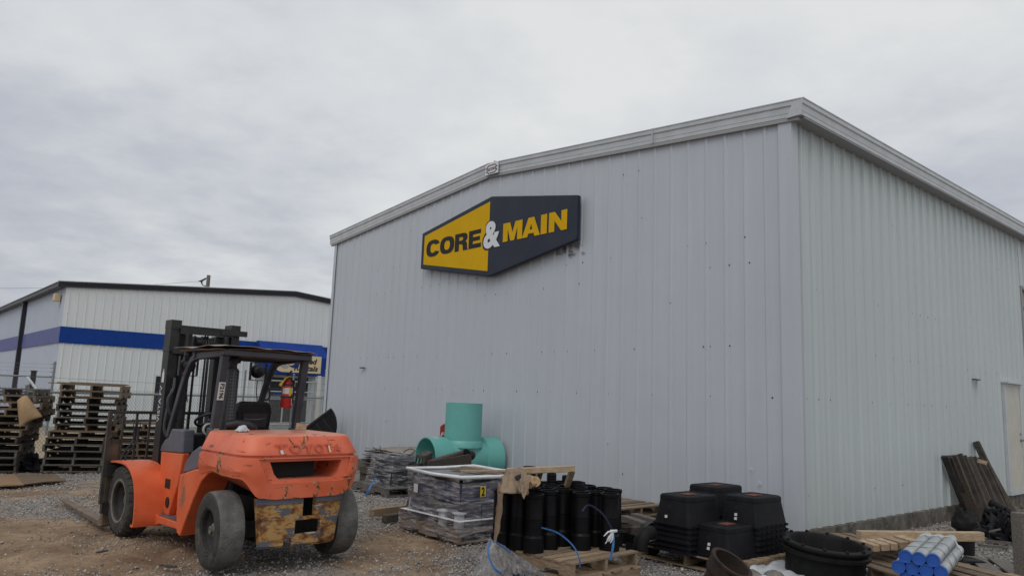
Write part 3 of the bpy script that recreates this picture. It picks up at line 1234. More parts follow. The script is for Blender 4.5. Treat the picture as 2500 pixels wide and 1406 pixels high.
glyphs('dark_letter', (('C', -7.958, -7.486), ('O', -7.478, -7.0), ('R', -6.979, -6.555), ('E', -6.533, -6.153)), M_SIGNTEXT, 4.462, 4.812)
glyphs('yellow_letter', (('M', -5.515, -4.99), ('A', -4.99, -4.529), ('I', -4.509, -4.359), ('N', -4.31, -3.876)), M_SIGNYEL, 4.462, 4.804)
lettering('ampersand', '&', M_SIGNWHITE, sg, SL, -6.075, -5.592, 4.395, 4.91, .04, depth=.008)

# ------------------------------------------------------------------ rental building
rb = thing('rental_building', 'white ribbed metal building with a blue band, black roof edge and blue awning', 'building', RC, RYAW)
RWL, RZE, RZP, RLEN = 18.6, 5.29, 6.04, 32.0


def rg_(x):
    return RZP - (RZP - RZE) * abs(x - RWL / 2) / (RWL / 2)


FRNT = lambda x, o_, z: V((x, -o_, z))
SIDE_ = lambda y, o_, z: V((-o_, y, z))
ribbed(RWL, .133, 3.158, lambda x: rg_(x) + .05, FRNT, [M_WHITE, M_PRINT], 'front_wall', rb, minor=False, extra=(RWL / 2,), screws=((4.3, .3, False),))
ribbed(RWL, .133, 0, lambda x: 3.158, FRNT, [M_WHITE, M_PRINT], 'front_wall', rb, minor=False, screws=((2.2, .2, False),))
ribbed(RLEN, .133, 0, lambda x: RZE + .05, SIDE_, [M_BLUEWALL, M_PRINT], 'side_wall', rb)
mb = MB()
mb.add([(RWL, 0, 0), (RWL, RLEN, 0), (RWL, RLEN, RZE), (RWL, 0, RZE)], [(0, 1, 2, 3)])
mb.add([(0, RLEN, 0), (RWL, RLEN, 0), (RWL, RLEN, RZE), (RWL / 2, RLEN, RZP), (0, RLEN, RZE)], [(0, 1, 2, 3, 4)])
mb.build('rear_wall', M_WHITE, rb)
mb = MB()
for s_ in (-1, 1):
    mb.prism([(RWL / 2, RZP + .24), (RWL / 2 + s_ * (RWL / 2 + .3), RZE + .22), (RWL / 2 + s_ * (RWL / 2 + .3), RZE + .19), (RWL / 2, RZP + .21)], lambda a, b, c: V((a, c, b)), -.2, RLEN + .2)
mb.build('roof', M_ROOF, rb)
sweep([(-.3, 0, RZE - .01), (RWL / 2, 0, RZP - .01), (RWL + .3, 0, RZE - .01)], [(-.0, 0), (.1, 0), (.1, .08), (.13, .1), (.13, .225), (.0, .225)], V((0, -1, 0)), 'gable_trim', M_BLACKTRIM, rb)
sweep([(-.06, -.12, RZE), (-.06, RLEN, RZE)], [(0, 0), (.16, 0), (.2, .03), (.2, .17), (0, .19)], V((-1, 0, 0)), 'eave_gutter', M_BLACKTRIM, rb)
mb = MB()
mb.bb((-.045, -.045, 3.16), (RWL, -.032, 3.786))
mb.build('blue_band', M_BLUE, rb)
mb = MB()
mb.bb((-.045, -.03, 3.16), (-.032, RLEN, 3.786))
b_ = mb.build('blue_band', M_BLUEFADE, rb)
b_['label'] = 'faded violet blue band on the side wall'
for y in (8.3, 17.0):
    mb = MB()
    mb.bb((-.2, y - .09, 0), (-.05, y + .09, RZE - .02))
    mb.bb((-.25, y - .09, RZE - .02), (-.07, y + .09, RZE + .05))
    mb.build('downspout', M_BLACKTRIM, rb)
mb = MB()
mb.bb((-.28, .55, 4.78), (-.04, .8, 5.08))
mb.build('wall_lamp', M_TAN, rb, bevel=.03)
mb = MB()
mb.bb((3.58, -.02, .62), (4.72, -.036, 2.06))
wn = mb.build('window', M_GLASS, rb)
mb = MB()
for a, b in (((3.5, .54), (3.579, 2.14)), ((4.721, .54), (4.8, 2.14)), ((3.579, 2.061), (4.721, 2.14)), ((3.579, .54), (4.721, .619)), ((3.579, 1.33), (4.721, 1.36))):
    mb.bb((a[0], -.02, a[1]), (b[0], -.06, b[1]))
mb.build('window_frame', M_WINFRAME, wn)
# entrance under the awning
mb = MB()
mb.bb((8.3, -.02, .12), (9.95, -.036, 2.26))
en = mb.build('glass_door', M_GLASS, rb)
mb = MB()
for a, b in (((8.22, .1), (8.3, 2.34)), ((9.95, .1), (10.03, 2.34)), ((8.3, 2.26), (9.95, 2.34)), ((9.1, .12), (9.16, 2.26)), ((8.3, .12), (9.95, .2))):
    mb.bb((a[0], -.015, a[1]), (b[0], -.07, b[1]))
mb.build('door_frame', M_WINFRAME, en)
mb = MB()
mb.bb((8.62, -.0365, 1.45), (9.05, -.042, 1.63))
mb.build('door_sticker', M_BLUE, en)
lettering('lettering', 'United', M_SIGNWHITE, en, lambda x, z, o_: V((x, -.0425 - o_, z)), 9.2, 9.62, 1.48, 1.62, .02, .2, .003)
mb = MB()
mb.bb((9.45, -.0365, 1.85), (9.68, -.042, 2.15))
mb.build('door_notice', M_LABEL, en)
mb = MB()
mb.bb((10.03, -.02, .1), (10.32, -.036, 2.3))
mb.build('side_light', M_GLASS, rb)
mb = MB()
mb.bb((10.34, -.9, 0), (10.52, -.74, 2.4))
mb.build('awning_post', M_WINFRAME, rb)
mb = MB()
AX0, AX1, AP = 7.66, 10.82, .9
mb.prism([(-.034, 3.84), (-.034, 2.38), (-AP, 2.38), (-AP, 3.22), (-.32, 3.78), (-.2, 3.84)], lambda a, b, c: V((c, a, b)), AX0, AX1)
aw = mb.build('awning', M_BLUECAN, rb, bevel=.02)
AM = lambda a, b, c: V((a, -AP - c, b))
pts_ = [(10.46, 3.27), (10.46, 2.49), (8.75, 2.49)]
for i in range(9):
    a = rad(270 - i * 11.25)
    pts_.append((8.62 + .5 * math.cos(a), 2.99 + .5 * math.sin(a)))
pts_ += [(8.12, 3.27)]
mb = MB()
mb.prism(pts_, AM, .002, .02)
mb.build('sign_panel', M_TAN, aw)


def crescent(cx, cz, r0, r1, off, a0, a1, n=18):
    o_ = [(cx + r0 * math.cos(a0 + (a1 - a0) * i / n), cz + r0 * math.sin(a0 + (a1 - a0) * i / n)) for i in range(n + 1)]
    i_ = [(cx + off + r1 * math.cos(a0 + (a1 - a0) * i / n), cz + r1 * math.sin(a0 + (a1 - a0) * i / n)) for i in range(n, -1, -1)]
    return o_ + i_


mb = MB()
mb.prism(crescent(8.72, 2.99, .34, .2, .12, rad(70), rad(290)), AM, .0202, .028)
mb.build('grey_mark', M_LOGOGREY, aw)
mb = MB()
mb.prism(crescent(9.12, 2.99, .3, .2, -.14, rad(-130), rad(80)), AM, .0202, .028)
mb.build('blue_mark', M_BLUE, aw)
AL = lambda x, z, o_: V((x, -AP - .0202 - o_, z))
lettering('lettering', 'United', M_PRINT, aw, AL, 9.22, 10.25, 2.9, 3.15, .03, .22, .008)
lettering('lettering', 'Rentals', M_PRINT, aw, AL, 9.14, 10.32, 2.58, 2.83, .03, .22, .008)

# ------------------------------------------------------------------ fences
def link_mesh(mb, p0, p1, z0, z1, pitch=.1, r=.0032, top=True):
    """woven wire: two families of crossing wires"""
    L = (p1 - p0).length
    d_ = (p1 - p0) / L
    nrm = d_.cross(V((0, 0, 1)))
    H = z1 - z0
    k = -int(H / pitch) - 1
    while k * pitch < L:
        a = k * pitch
        for sgn in (1, -1):
            s0, s1 = max(0, a), min(L, a + H)
            if s1 - s0 < .05:
                continue
            za, zb2 = (z0 + s0 - a, z0 + s1 - a) if sgn > 0 else (z1 - (s0 - a), z1 - (s1 - a))
            pa = p0 + d_ * s0 + V((0, 0, za)) + nrm * (.004 * sgn)
            pb = p0 + d_ * s1 + V((0, 0, zb2)) + nrm * (.004 * sgn)
            mb.tube([pa, pb], r, 3, cap=False)
        k += 1
    if top:                                       # twisted barbs along the upper edge
        s = 0
        while s < L:
            b = p0 + d_ * s + V((0, 0, z1))
            mb.tube([b, b + d_ * .05 + V((0, 0, .06)), b + d_ * .1], r, 3, cap=False)
            s += pitch * 1.0


fn = thing('chain_link_fence', 'long chain link fence between the pallet stacks and the white building', 'fence')
GS = (aty(648, 970, 24.6) - FA)
g0 = FA + FD * 10.2
mb = MB()
link_mesh(mb, FL, FB, .05, 1.47, .095)
mb.build('wire_mesh', M_FENCE, fn)
mb = MB()
mb.tube([FL + V((0, 0, 1.44)), FB + V((0, 0, 1.44))], .026, 8)
mb.build('top_rail', M_STEELGREY, fn)
mb = MB()
for z in (1.72, 1.95, 2.16):
    mb.tube([FL + FD * 8.4 + V((0, 0, z)), FB + V((0, 0, z))], .004, 4)
mb.tube([FL + V((0, 0, 1.78)), FL + FD * 8.4 + V((0, 0, 1.72))], .004, 4)
mb.build('wire_strand', M_FENCE, fn)
for s, top in ((.3, 1.5), (3.6, 1.55), (6.4, 1.55), (8.4, 2.2), (11.2, 2.2), (14, 2.2)):
    mb = MB()
    b = FL + FD * s
    mb.tube([b, b + V((0, 0, top))], .03, 10)
    mb.lathe([(.036, 0), (.036, .03), (.01, .05)], 10, lambda q, b=b, top=top: b + V((q.x, q.y, q.z + top)))
    mb.build('post', M_STEELGREY, fn, smooth=True)
mb = MB()
mb.tube([FB, FB + V((0, 0, 2.44))], .045, 12)
mb.lathe([(.052, 0), (.052, .04), (.015, .07)], 12, lambda q: FB + V((q.x, q.y, q.z + 2.44)))
for z in (1.5, 1.72, 1.95, 2.16):
    mb.box(FB + V((0, 0, z)), (.12, .12, .03))
mb.build('corner_post', M_STEELGREY, fn, smooth=True)

gt = thing('gate', 'pale steel tube gate with two leaves in front of the glass entrance', 'gate', aty(655, 1000, 30.5) * 1.0)
gt.location.z = 0
ga = aty(652, 1000, 30.5)
gb = aty(724, 1000, 31.8)
gc = aty(762, 1000, 32.4)
ga.z = gb.z = gc.z = 0
off = V(gt.location)
for i, (a, b) in enumerate(((ga, ga.lerp(gb, .97)), (ga.lerp(gb, 1.04), gc))):
    mb = MB()
    link_mesh(mb, a - off, b - off, .38, 1.6, .1, .003, top=False)
    leaf = mb.build('gate_leaf', M_FENCE, gt)
    mb = MB()
    for z in (.36, 1.32, 1.62, 2.05):
        mb.tube([a - off + V((0, 0, z)), b - off + V((0, 0, z))], .026, 8)
    for q in (a, b):
        mb.tube([q - off + V((0, 0, .34)), q - off + V((0, 0, 2.1))], .028, 8)
    mb.build('leaf_frame', M_GALV, leaf, smooth=True)
for q in (ga - (gb - ga).normalized() * .12, gc + (gb - ga).normalized() * .12):
    mb = MB()
    mb.tube([q - off, q - off + V((0, 0, 2.3))], .05, 10)
    mb.build('gate_post', M_GALV, gt, smooth=True)

# second, taller fence run at the far left, with its black post and brace
f2 = thing('chain_link_fence', 'far left chain link fence with a higher rail ending at a post with three wires', 'fence')
a = aty(-120, 924, 24.5)
b = aty(129, 928, 24.0)
a.z = b.z = 0
mb = MB()
link_mesh(mb, a, b, .05, 1.8, .1)
mb.build('wire_mesh', M_FENCE, f2)
mb = MB()
mb.tube([a + V((0, 0, 1.82)), b + V((0, 0, 1.82))], .028, 8)
mb.build('top_rail', M_STEELGREY, f2)
mb = MB()
for z in (1.98, 2.1, 2.22):
    mb.tube([a + V((0, 0, z)), b + V((0, 0, z))], .004, 4)
mb.build('wire_strand', M_FENCE, f2)
mb = MB()
mb.tube([b, b + V((0, 0, 2.26))], .036, 10)
mb.lathe([(.044, 0), (.044, .03), (.012, .06)], 10, lambda q: b + V((q.x, q.y, q.z + 2.26)))
for z in (1.84, 1.98, 2.1, 2.22):
    mb.box(b + V((-.03, 0, z)), (.14, .05, .025))
mb.build('corner_post', M_STEELGREY, f2, smooth=True)
q = aty(71, 1000, 21)
q.z = 0
mb = MB()
mb.bb((-.055, -.055, 0), (.055, .055, 1.93))
mb.bb((-.07, -.07, 1.93), (.07, .07, 1.96))
tag(mb.build('square_post', M_BLACK, None, q, .2, bevel=.008), 'dark square steel post standing at the far left fence', 'post')
mb = MB()
a, b = aty(67, 921, 20.5), aty(103, 968, 19.4)
mb.tube([a, b], .035, 10)
mb.tube([b, b + (b - a).normalized() * .12], .06, 10)
tag(mb.build('brace_pipe', M_GALV, None, smooth=True), 'slanting grey pipe braced off the dark square post', 'pipe')

# ------------------------------------------------------------------ utility pole
pb = aty(508, 690, 62)
up = thing('utility_pole', 'wooden utility pole rising behind the white building', 'pole', (pb.x, pb.y, 0))
top = aty(508, 672, 62).z
mb = MB()
mb.tube([(0, 0, 0), (0, 0, top)], [.2, .15], 10)
mb.build('pole', M_POLE, up, smooth=True)
mb = MB()
mb.tube([(-.05, 0, top - .15), (-.35, 0, top - .38), (-.8, 0, top - .55)], .045, 6)
for i in range(5):
    mb.tube([(-.25 - i * .09, 0, top - .3 - i * .055), (-.29 - i * .09, 0, top - .33 - i * .055)], .09, 8)
mb.build('insulator', M_BLACK, up)
mb = MB()
mb.tube([(-.1, 0, top - .95), (-.45, 0, top - .85), (-.52, 0, top - .6)], .04, 6)
mb.tube([(-.52, 0, top - .75), (-.52, 0, top - .45)], .06, 8)
mb.build('cutout_switch', M_BLACK, up)
mb = MB()
mb.tube([V((pb.x - .8, pb.y, top - .55)), V((pb.x - 8, pb.y + 1, top - 1.15)), V((pb.x - 22, pb.y + 3, top - 1.5)), V((pb.x - 45, pb.y + 6, top - .9))], .012, 4)
tag(mb.build('power_line', M_BLACK), 'thin overhead wire running left from the utility pole', 'wire')

# ------------------------------------------------------------------ forklift
FO = V((-2.216, 7.711, 0))
FRZ = rad(134.43 - 90)
FM = Matrix.Translation(FO) @ Matrix.Rotation(FRZ, 4, 'Z')
fk = thing('forklift', 'worn orange forklift with a dark mast and rusty rear bumper, seen from behind', 'forklift', FO, FRZ)
YZ = lambda a, b, c: V((c, a, b))                # prism drawn in the side view


def fpart(mb, name, mats, parent=None, **k):
    return mb.build(name, mats, parent or fk, **k)


# counterweight: a loft of horizontal outlines around the back
def cw_outline(t, ins):
    """t 0..1 from left front round the back to right front"""
    wd, yr, yf, rc = .645 - ins, -.455 + ins, .5, .21
    segs = [yf - (yr + rc), rc * PI / 2, 2 * (wd - rc), rc * PI / 2, yf - (yr + rc)]
    L = t * sum(segs)
    if L < segs[0]:
        return -wd, yf - L
    L -= segs[0]
    if L < segs[1]:
        a = L / rc
        return -wd + rc - rc * math.cos(a), yr + rc - rc * math.sin(a)
    L -= segs[1]
    if L < segs[2]:
        x = -wd + rc + L
        return x, yr - .012 * math.cos(x / (wd - rc) * PI / 2)
    L -= segs[2]
    if L < segs[3]:
        a = L / rc
        return wd - rc + rc * math.sin(a), yr + rc - rc * math.cos(a)
    L -= segs[3]
    return wd, yr + rc + L


def cw_bottom(x, y):
    ax = abs(x)
    if y > -.05:
        return .845 + .02 * smooth(-.05, .2, y) - .05 * smooth(.2, .5, y)
    b = .655 + .02 * smooth(.3, .48, ax)
    return b + .17 * smooth(.47, .63, ax)


NC = 96
levels = [(1.238, .15), (1.234, .1), (1.222, .078), (1.2, .066), (1.13, .036), (1.062, .006), (1.054, .006), (1.049, .024), (1.033, .024), (1.028, -.008), (1.0, -.01), (.93, -.012), (.86, -.014), (.8, -.006), (.74, .0), (0, .004)]
mb = MB()
vs = []
for i in range(NC + 1):
    for z, ins in levels:
        x, y = cw_outline(i / NC, ins)
        zb_ = cw_bottom(*cw_outline(i / NC, 0))
        if z == 0:
            zz = zb_
        elif z < .9:
            k_ = (z - .66) / (.93 - .66)
            zz = zb_ + (.93 - zb_) * k_
        else:
            zz = z
        vs.append((x, y, zz))
k = len(levels)
fs = [(i * k + j, (i + 1) * k + j, (i + 1) * k + j + 1, i * k + j + 1) for i in range(NC) for j in range(k - 1)]
fs.append([i * k for i in range(NC + 1)])
fs.append([i * k + k - 1 for i in range(NC + 1)][::-1])
fs.append([j for j in range(k)])
fs.append([NC * k + j for j in range(k)][::-1])
mb.add(vs, fs)
cw = fpart(mb, 'counterweight', M_ORANGE)
cb_ = MB()
cb_.prism([(-.5, 1.022), (.47, 1.022), (.44, .86), (.38, .80), (-.36, .80), (-.42, .86)], lambda a, b, c: V((a, c, b)), -.8, -.445)
boolean(cw, cb_)
cb_ = MB()
cb_.prism([(-.385, .995), (.375, .995), (.345, .88), (.3, .832), (-.285, .832), (-.335, .88)], lambda a, b, c: V((a, c, b)), -.8, -.02)
boolean(cw, cb_)
cw.data.polygons.foreach_set('use_smooth', [True] * len(cw.data.polygons))
cw.data.set_sharp_from_angle(angle=rad(32))
mb = MB()
mb.bb((-.395, -.3, .84), (.16, -.15, .995))
fpart(mb, 'cavity_shade_box', M_DARK)  # near-black box at the radiator, added to put shade into the cavity
# maker lettering on the sloping upper face; darker orange paints in its recess shade
CL = lambda x, z, o_: V((x, -.468 + .024 * (z - 1.062) / .062 * 1.0 - .001 - o_, z))
for ch, x0, x1 in (('T', -.345, -.215), ('O', -.195, -.075), ('Y', -.06, .055), ('O', .07, .165), ('T', .18, .265), ('A', .275, .36)):
    lettering('lettering', ch, M_ORANGE_RECESS, fk, CL, x0, x1, 1.072, 1.155, .012, depth=.004)
for x0, x1, z0, z1 in ((-.3, -.265, 1.068, 1.1), (.215, .235, 1.075, 1.135)):
    mb = MB()
    mb.prism([(x0, z1), (x1 - .006, z1 + .002), (x1, z0), (x0 + .006, z0 - .002)], lambda a, b, c: CL(a, b, c), .0045, .006)
    fpart(mb, 'sticker_scrap', M_LABEL)

# rusty lower plate with its pockets
mb = MB()
prf = []
n_ = 16
vs = []
for i in range(n_ + 1):
    t = -1 + 2 * i / n_
    for z, hw in ((.66, .455), (.6, .445), (.4, .415), (.23, .392), (.205, .385)):
        x = t * hw - .005
        y = -.435 + .05 * t * t * t * t + (.02 if z < .21 else 0)
        vs.append((x, y, z))
k = 5
m_ = len(vs)
vs += [(x, y + .05, z) for x, y, z in vs]
fs = [(i * k + j, i * k + j + 1, (i + 1) * k + j + 1, (i + 1) * k + j) for i in range(n_) for j in range(k - 1)]
fs += [(m_ + i * k + j, m_ + (i + 1) * k + j, m_ + (i + 1) * k + j + 1, m_ + i * k + j + 1) for i in range(n_) for j in range(k - 1)]
bl = [i * k + k - 1 for i in range(n_ + 1)]
tl = [i * k for i in range(n_ + 1)]
for a in (bl, tl):
    fs += [(a[i], a[i + 1], m_ + a[i + 1], m_ + a[i]) for i in range(n_)]
for i in (0, n_):
    fs += [(i * k + j, i * k + j + 1, m_ + i * k + j + 1, m_ + i * k + j) for j in range(k - 1)]
mb.add(vs, fs)
bp_ = fpart(mb, 'rear_bumper', M_BUMPER)
for c in (((-.005, -.6, .475), (.125, -.05, .7)), ((-.075, -.6, .318), (.195, -.05, .447))):
    cb_ = MB()
    cb_.bb(*c)
    boolean(bp_, cb_)
cb_ = MB()
cb_.prism([(-.185, .1), (-.185, .25)] + [(-.14 + .045 * math.cos(a), .25 + .045 * math.sin(a)) for a in [PI - i * PI / 8 for i in range(1, 8)]] + [(-.095, .25), (-.095, .1)], lambda a, b, c: V((a, c, b)), -.6, -.33)
boolean(bp_, cb_)
mb = MB()
for x0, x1 in ((-.46, -.007), (.127, .45)):
    n_ = 8
    vs = []
    for i in range(n_ + 1):
        x = x0 + (x1 - x0) * i / n_
        t = x / .455
        y = -.439 + .05 * t ** 4
        vs += [(x, y, .665), (x, y - .003, .605)]
    mb.add(vs, [(2 * i, 2 * i + 1, 2 * i + 3, 2 * i + 2) for i in range(n_)])
fpart(mb, 'bumper_band', M_GREYPAINT)
# chassis, floor, body sides
mb = MB()
mb.bb((-.3, -.08, .22), (.3, 2.3, .62))
fpart(mb, 'chassis', M_DARK)
mb = MB()
mb.tube([(-.5, 0, .34), (.5, 0, .34)], .06, 10)
mb.bb((-.42, -.09, .27), (.42, .09, .42))
fpart(mb, 'rear_axle', M_RIM)
for s_ in (-1, 1):
    X = lambda a: s_ * a
    mb = MB()
    # rear pillar sweeping down to the step
    mb.prism([(.08, .875), (.62, .845), (.98, .76), (1.0, .62), (.985, .4), (.93, .19), (.84, .165), (.74, .33), (.6, .55), (.45, .74), (.3, .835)], YZ, X(.635), X(.34))
    # step tread and its skirt
    mb.prism([(.93, .285), (1.6, .285), (1.6, .16), (1.45, .2), (1.0, .215), (.93, .19)], YZ, X(.62), X(.3))
    mb.prism([(.9, .76), (1.75, .72), (1.75, .285), (.9, .285)], YZ, X(.47), X(.36))
    # column below the cowl
    mb.prism([(1.17, .955), (1.8, .93), (1.72, .285), (1.42, .285), (1.25, .62)], YZ, X(.545), X(.472))
    bd = fpart(mb, 'body_side', M_ORANGE2, bevel=.012, seg=2)
    mb = MB()
    mb.bb((X(.5), 1.0, .286), (X(.615), 1.52, .289))
    fpart(mb, 'step_mat', M_GREYPAINT, bd)
    mb = MB()
    mb.bb((X(.546), 1.44, .56), (X(.549), 1.58, .66))
    fpart(mb, 'decal_panel', M_RUST, bd)
    mb = MB()
    mb.lathe([(.055, 0), (.055, .012), (.03, .014)], 14, lambda q: V((X(.546 + q.z), 1.46 + q.x * .8, .42 + q.y)))
    fpart(mb, 'rubber_cap', M_RUST, bd)
    # fender wrapped over the front wheel
    pr = [(2.66, .765), (2.5, .785), (2.3, .8), (2.1, .803), (2.0, .795), (1.9, .772), (1.81, .738), (1.735, .69), (1.67, .63), (1.625, .56), (1.59, .48), (1.57, .39), (1.558, .3), (1.555, .22), (1.575, .165), (1.64, .165)]
    mb = MB()
    t_ = .022
    inn = [(a + t_ * smooth(.8, .5, b), b - t_ * smooth(.4, .7, b)) for a, b in pr[:-1]] + [(1.64, .187)]
    mb.prism(pr + inn[::-1], YZ, X(.845), X(.5))
    fpart(mb, 'fender', M_ORANGE2, smooth=35)
    mb = MB()
    mb.prism([(1.72, .74), (2.62, .775), (2.62, .5), (1.75, .3)], YZ, X(.52), X(.46))
    fpart(mb, 'inner_fender', M_ORANGE2)
    # grey dash cowl and seat side cover
    mb = MB()
    mb.prism([(1.18, .957), (1.82, .932), (1.79, 1.0), (1.7, 1.07), (1.62, 1.09), (1.54, 1.195), (1.2, 1.2), (1.2, 1.12)], YZ, X(.552), X(.43))
    fpart(mb, 'dash_cowl', M_GREYPAINT, bevel=.014, seg=2)
    mb = MB()
    mb.prism([(1.04, .765), (.99, .88), (.86, .99), (.68, 1.065), (.44, 1.075), (.42, .9), (.6, .86), (.9, .79)], YZ, X(.59), X(.36))
    fpart(mb, 'seat_side_cover', M_GREYPAINT, bevel=.016, seg=2)
mb = MB()
mb.bb((-.428, 1.45, .6), (.428, 1.78, 1.14))
mb.bb((-.35, 1.0, .3), (.35, 1.8, .34))
fpart(mb, 'dashboard', M_BLACK, bevel=.03, seg=2)
mb = MB()
mb.bb((-.355, .4, .6), (.355, 1.02, 1.06))
fpart(mb, 'engine_hood', M_BLACK, bevel=.03, seg=2)
mb = MB()
mb.bb((-.359, .86, .62), (.359, 1.03, .8))
fpart(mb, 'hood_front', M_RUST, bevel=.02)

# wheels
def wheel(x, y, R, W, side, turn, mat, lugs):
    wh_ = bpy.data.objects.new('wheel', None)
    COL.objects.link(wh_)
    wh_.parent = fk
    wh_.location = (x, y, R)
    wh_.rotation_euler = (0, 0, turn)
    MX = lambda q: V((q.z * side, q.x, q.y))
    h = W / 2
    ri = R * .56
    prof = [(ri, h * .55), (ri + .012, h * .86), (ri + .03, h * .9), (ri + .034, h * .97), (R * .8, h * 1.02), (R * .9, h * .98), (R * .955, h * .9), (R * .985, h * .74), (R, h * .4), (R, -h * .4), (R * .985, -h * .74), (R * .95, -h * .9), (R * .85, -h), (ri + .03, -h * .95), (ri, -h * .7)]
    mb = MB()
    mb.lathe(prof, 56, MX, closed=True)
    mb.m = [0 if 6 <= (i // 56) <= 10 else 1 for i in range(len(mb.f))]
    if lugs:
        for i in range(26):
            a = 2 * PI * i / 26
            for sg_ in (-1, 1):
                a2 = a + (.5 * 2 * PI / 26 if sg_ > 0 else 0)
                da = .07
                vs = []
                for rr, z_, dd in ((R * .93, h * 1.01, -.05), (R * 1.0, h * .6, 0), (R * 1.0, h * .08, .09)):
                    for e_, up_ in ((-da, 0), (-da * .7, .017), (da * .7, .017), (da, 0)):
                        aa_ = a2 + dd + e_
                        r_ = rr + up_ - (.004 if not up_ else 0)
                        vs.append(MX(V((r_ * math.cos(aa_), r_ * math.sin(aa_), z_ * sg_))))
                fs = [(i_ * 4 + j_, i_ * 4 + j_ + 1, i_ * 4 + j_ + 5, i_ * 4 + j_ + 4) for i_ in range(2) for j_ in range(3)]
                fs += [(0, 1, 2, 3), (8, 9, 10, 11)]
                mb.add(vs, fs)
    mb.m += [0] * (len(mb.f) - len(mb.m))
    fpart(mb, 'tyre', [mat, M_WALL], wh_, smooth=35)
    mb = MB()
    mb.lathe([(ri + .006, h * .8), (ri + .012, h * .9), (ri - .004, h * .93), (ri - .016, h * .84), (ri - .02, h * .5), (ri * .78, h * .34), (ri * .72, h * .12), (ri * .5, h * .06), (ri * .4, h * .15), (.02, h * .15), (.02, -h * .3), (ri, -h * .3)], 40, MX, closed=True)
    for i in range(6):
        a = 2 * PI * i / 6
        mb.lathe([(.013, 0), (.013, .02)], 6, lambda q: MX(V((q.x + ri * .58 * math.cos(a), q.y + ri * .58 * math.sin(a), q.z + h * .1))))
    fpart(mb, 'rim', M_RIM, wh_, smooth=35)
    mb = MB()
    mb.lathe([(ri + .004, h * .9), (ri + .006, h * .96), (ri + .03, h * .985), (ri + .034, h * .93)], 48, MX, closed=True)
    fpart(mb, 'bead_ring', M_BEAD if lugs else M_WALL, wh_, smooth=50)
    mb = MB()
    if lugs:
        mb.lathe([(ri * .38, h * .14), (ri * .36, h * .3), (ri * .26, h * .38), (.01, h * .38)], 20, MX)
    else:
        mb.lathe([(ri * .34, h * .14), (ri * .3, h * .5), (ri * .2, h * .56), (ri * .19, h * .74), (ri * .1, h * .76), (.008, h * .66)], 20, MX)
    fpart(mb, 'hub', M_HUB, wh_, smooth=35)


for s_ in (-1, 1):
    wheel(s_ * .7, 2.16, .372, .255, s_, 0, M_TYRE2, True)
    wheel(s_ * .605, 0, .352, .25, s_, rad(-5), M_TYRE, False)

# mast
for s_ in (-1, 1):
    X = lambda a: (-a - .012) if s_ < 0 else a - .125
    mb = MB()
    mb.bb((X(.475), 2.03, .1), (X(.445), 2.21, 2.33))
    mb.bb((X(.445), 2.03, .1), (X(.375), 2.055, 2.33))
    mb.bb((X(.445), 2.185, .1), (X(.375), 2.21, 2.33))
    mb.bb((X(.478), 2.02, 2.33), (X(.36), 2.215, 2.432))
    mb.bb((X(.482), 2.018, 2.06), (X(.44), 2.215, 2.12))
    fpart(mb, 'outer_rail', M_MAST)
    mb = MB()
    mb.bb((X(.435), 2.065, .14), (X(.36), 2.18, 2.3))
    mb.bb((X(.36), 2.07, .14), (X(.2), 2.2, 2.28))
    fpart(mb, 'inner_rail', M_MAST)
    mb = MB()
    mb.tube([(X(.29), 1.99, .3), (X(.29), 1.99, 1.45)], .045, 14)
    mb.tube([(X(.29), 1.99, 1.45), (X(.29), 1.99, 2.28)], .03, 12)
    fpart(mb, 'lift_cylinder', M_MAST, smooth=True)
    mb = MB()
    mb.bb((X(.15), 2.1, .6), (X(.125), 2.115, 2.24))
    fpart(mb, 'lift_chain', M_MAST)
    mb = MB()
    mb.lathe([(.03, -.05), (.075, -.045), (.06, -.03), (.06, .03), (.075, .045), (.03, .05)], 18, lambda q: V((X(.12) + q.z, 2.1 + q.x, 2.2 + q.y)))
    fpart(mb, 'chain_wheel', M_MAST, smooth=True)
    # fork
    fx = s_ * .8
    mb = MB()
    dxx = .16 if s_ < 0 else -.16
    R0 = [(2.52, 1.0), (2.52, .05), (2.6, .03), (4.95, .042), (4.95, .06), (2.66, .1), (2.59, .15), (2.585, 1.0)]
    mb.prism(R0, lambda a, b, c: V((fx + c * (1 if a < 3 else .75) + dxx * max(0, (a - 2.6) / 2.35), a, b)), -.06, .06)
    fpart(mb, 'fork', M_FORK, bevel=.008)
mb = MB()
mb.bb((-.385, 2.0, 2.28), (.25, 2.06, 2.345))
mb.bb((.1, 1.985, 2.3), (.43, 2.03, 2.365))
mb.bb((-.385, 2.19, 2.33), (.25, 2.23, 2.39))
fpart(mb, 'mast_crossbar', M_MAST)
mb = MB()
mb.bb((-.455, 1.985, 2.035), (.33, 2.028, 2.1))
mb.bb((-.455, 1.985, .5), (.33, 2.028, .6))
mb.bb((-.455, 1.985, 1.2), (-.3, 2.02, 1.28))
fpart(mb, 'mast_tie', M_MAST)
for i, x in enumerate((-.075, -.045)):
    mb = MB()
    mb.tube([(x, 2.0 - .01 * i, .7), (x, 1.99, 1.6), (x + .01, 2.0, 2.15), (x + .01, 2.06, 2.27), (x, 2.12, 2.2)], .013, 6)
    fpart(mb, 'hydraulic_hose', M_BLACK, smooth=True)
hz = [[(-.42, 1.99, 1.62), (-.47, 1.93, 1.42), (-.5, 1.9, 1.2), (-.47, 1.86, 1.09), (-.4, 1.8, 1.07)],
      [(-.4, 2.0, 1.75), (-.43, 1.93, 1.62), (-.49, 1.9, 1.5), (-.46, 1.88, 1.35), (-.36, 1.88, 1.28)]]
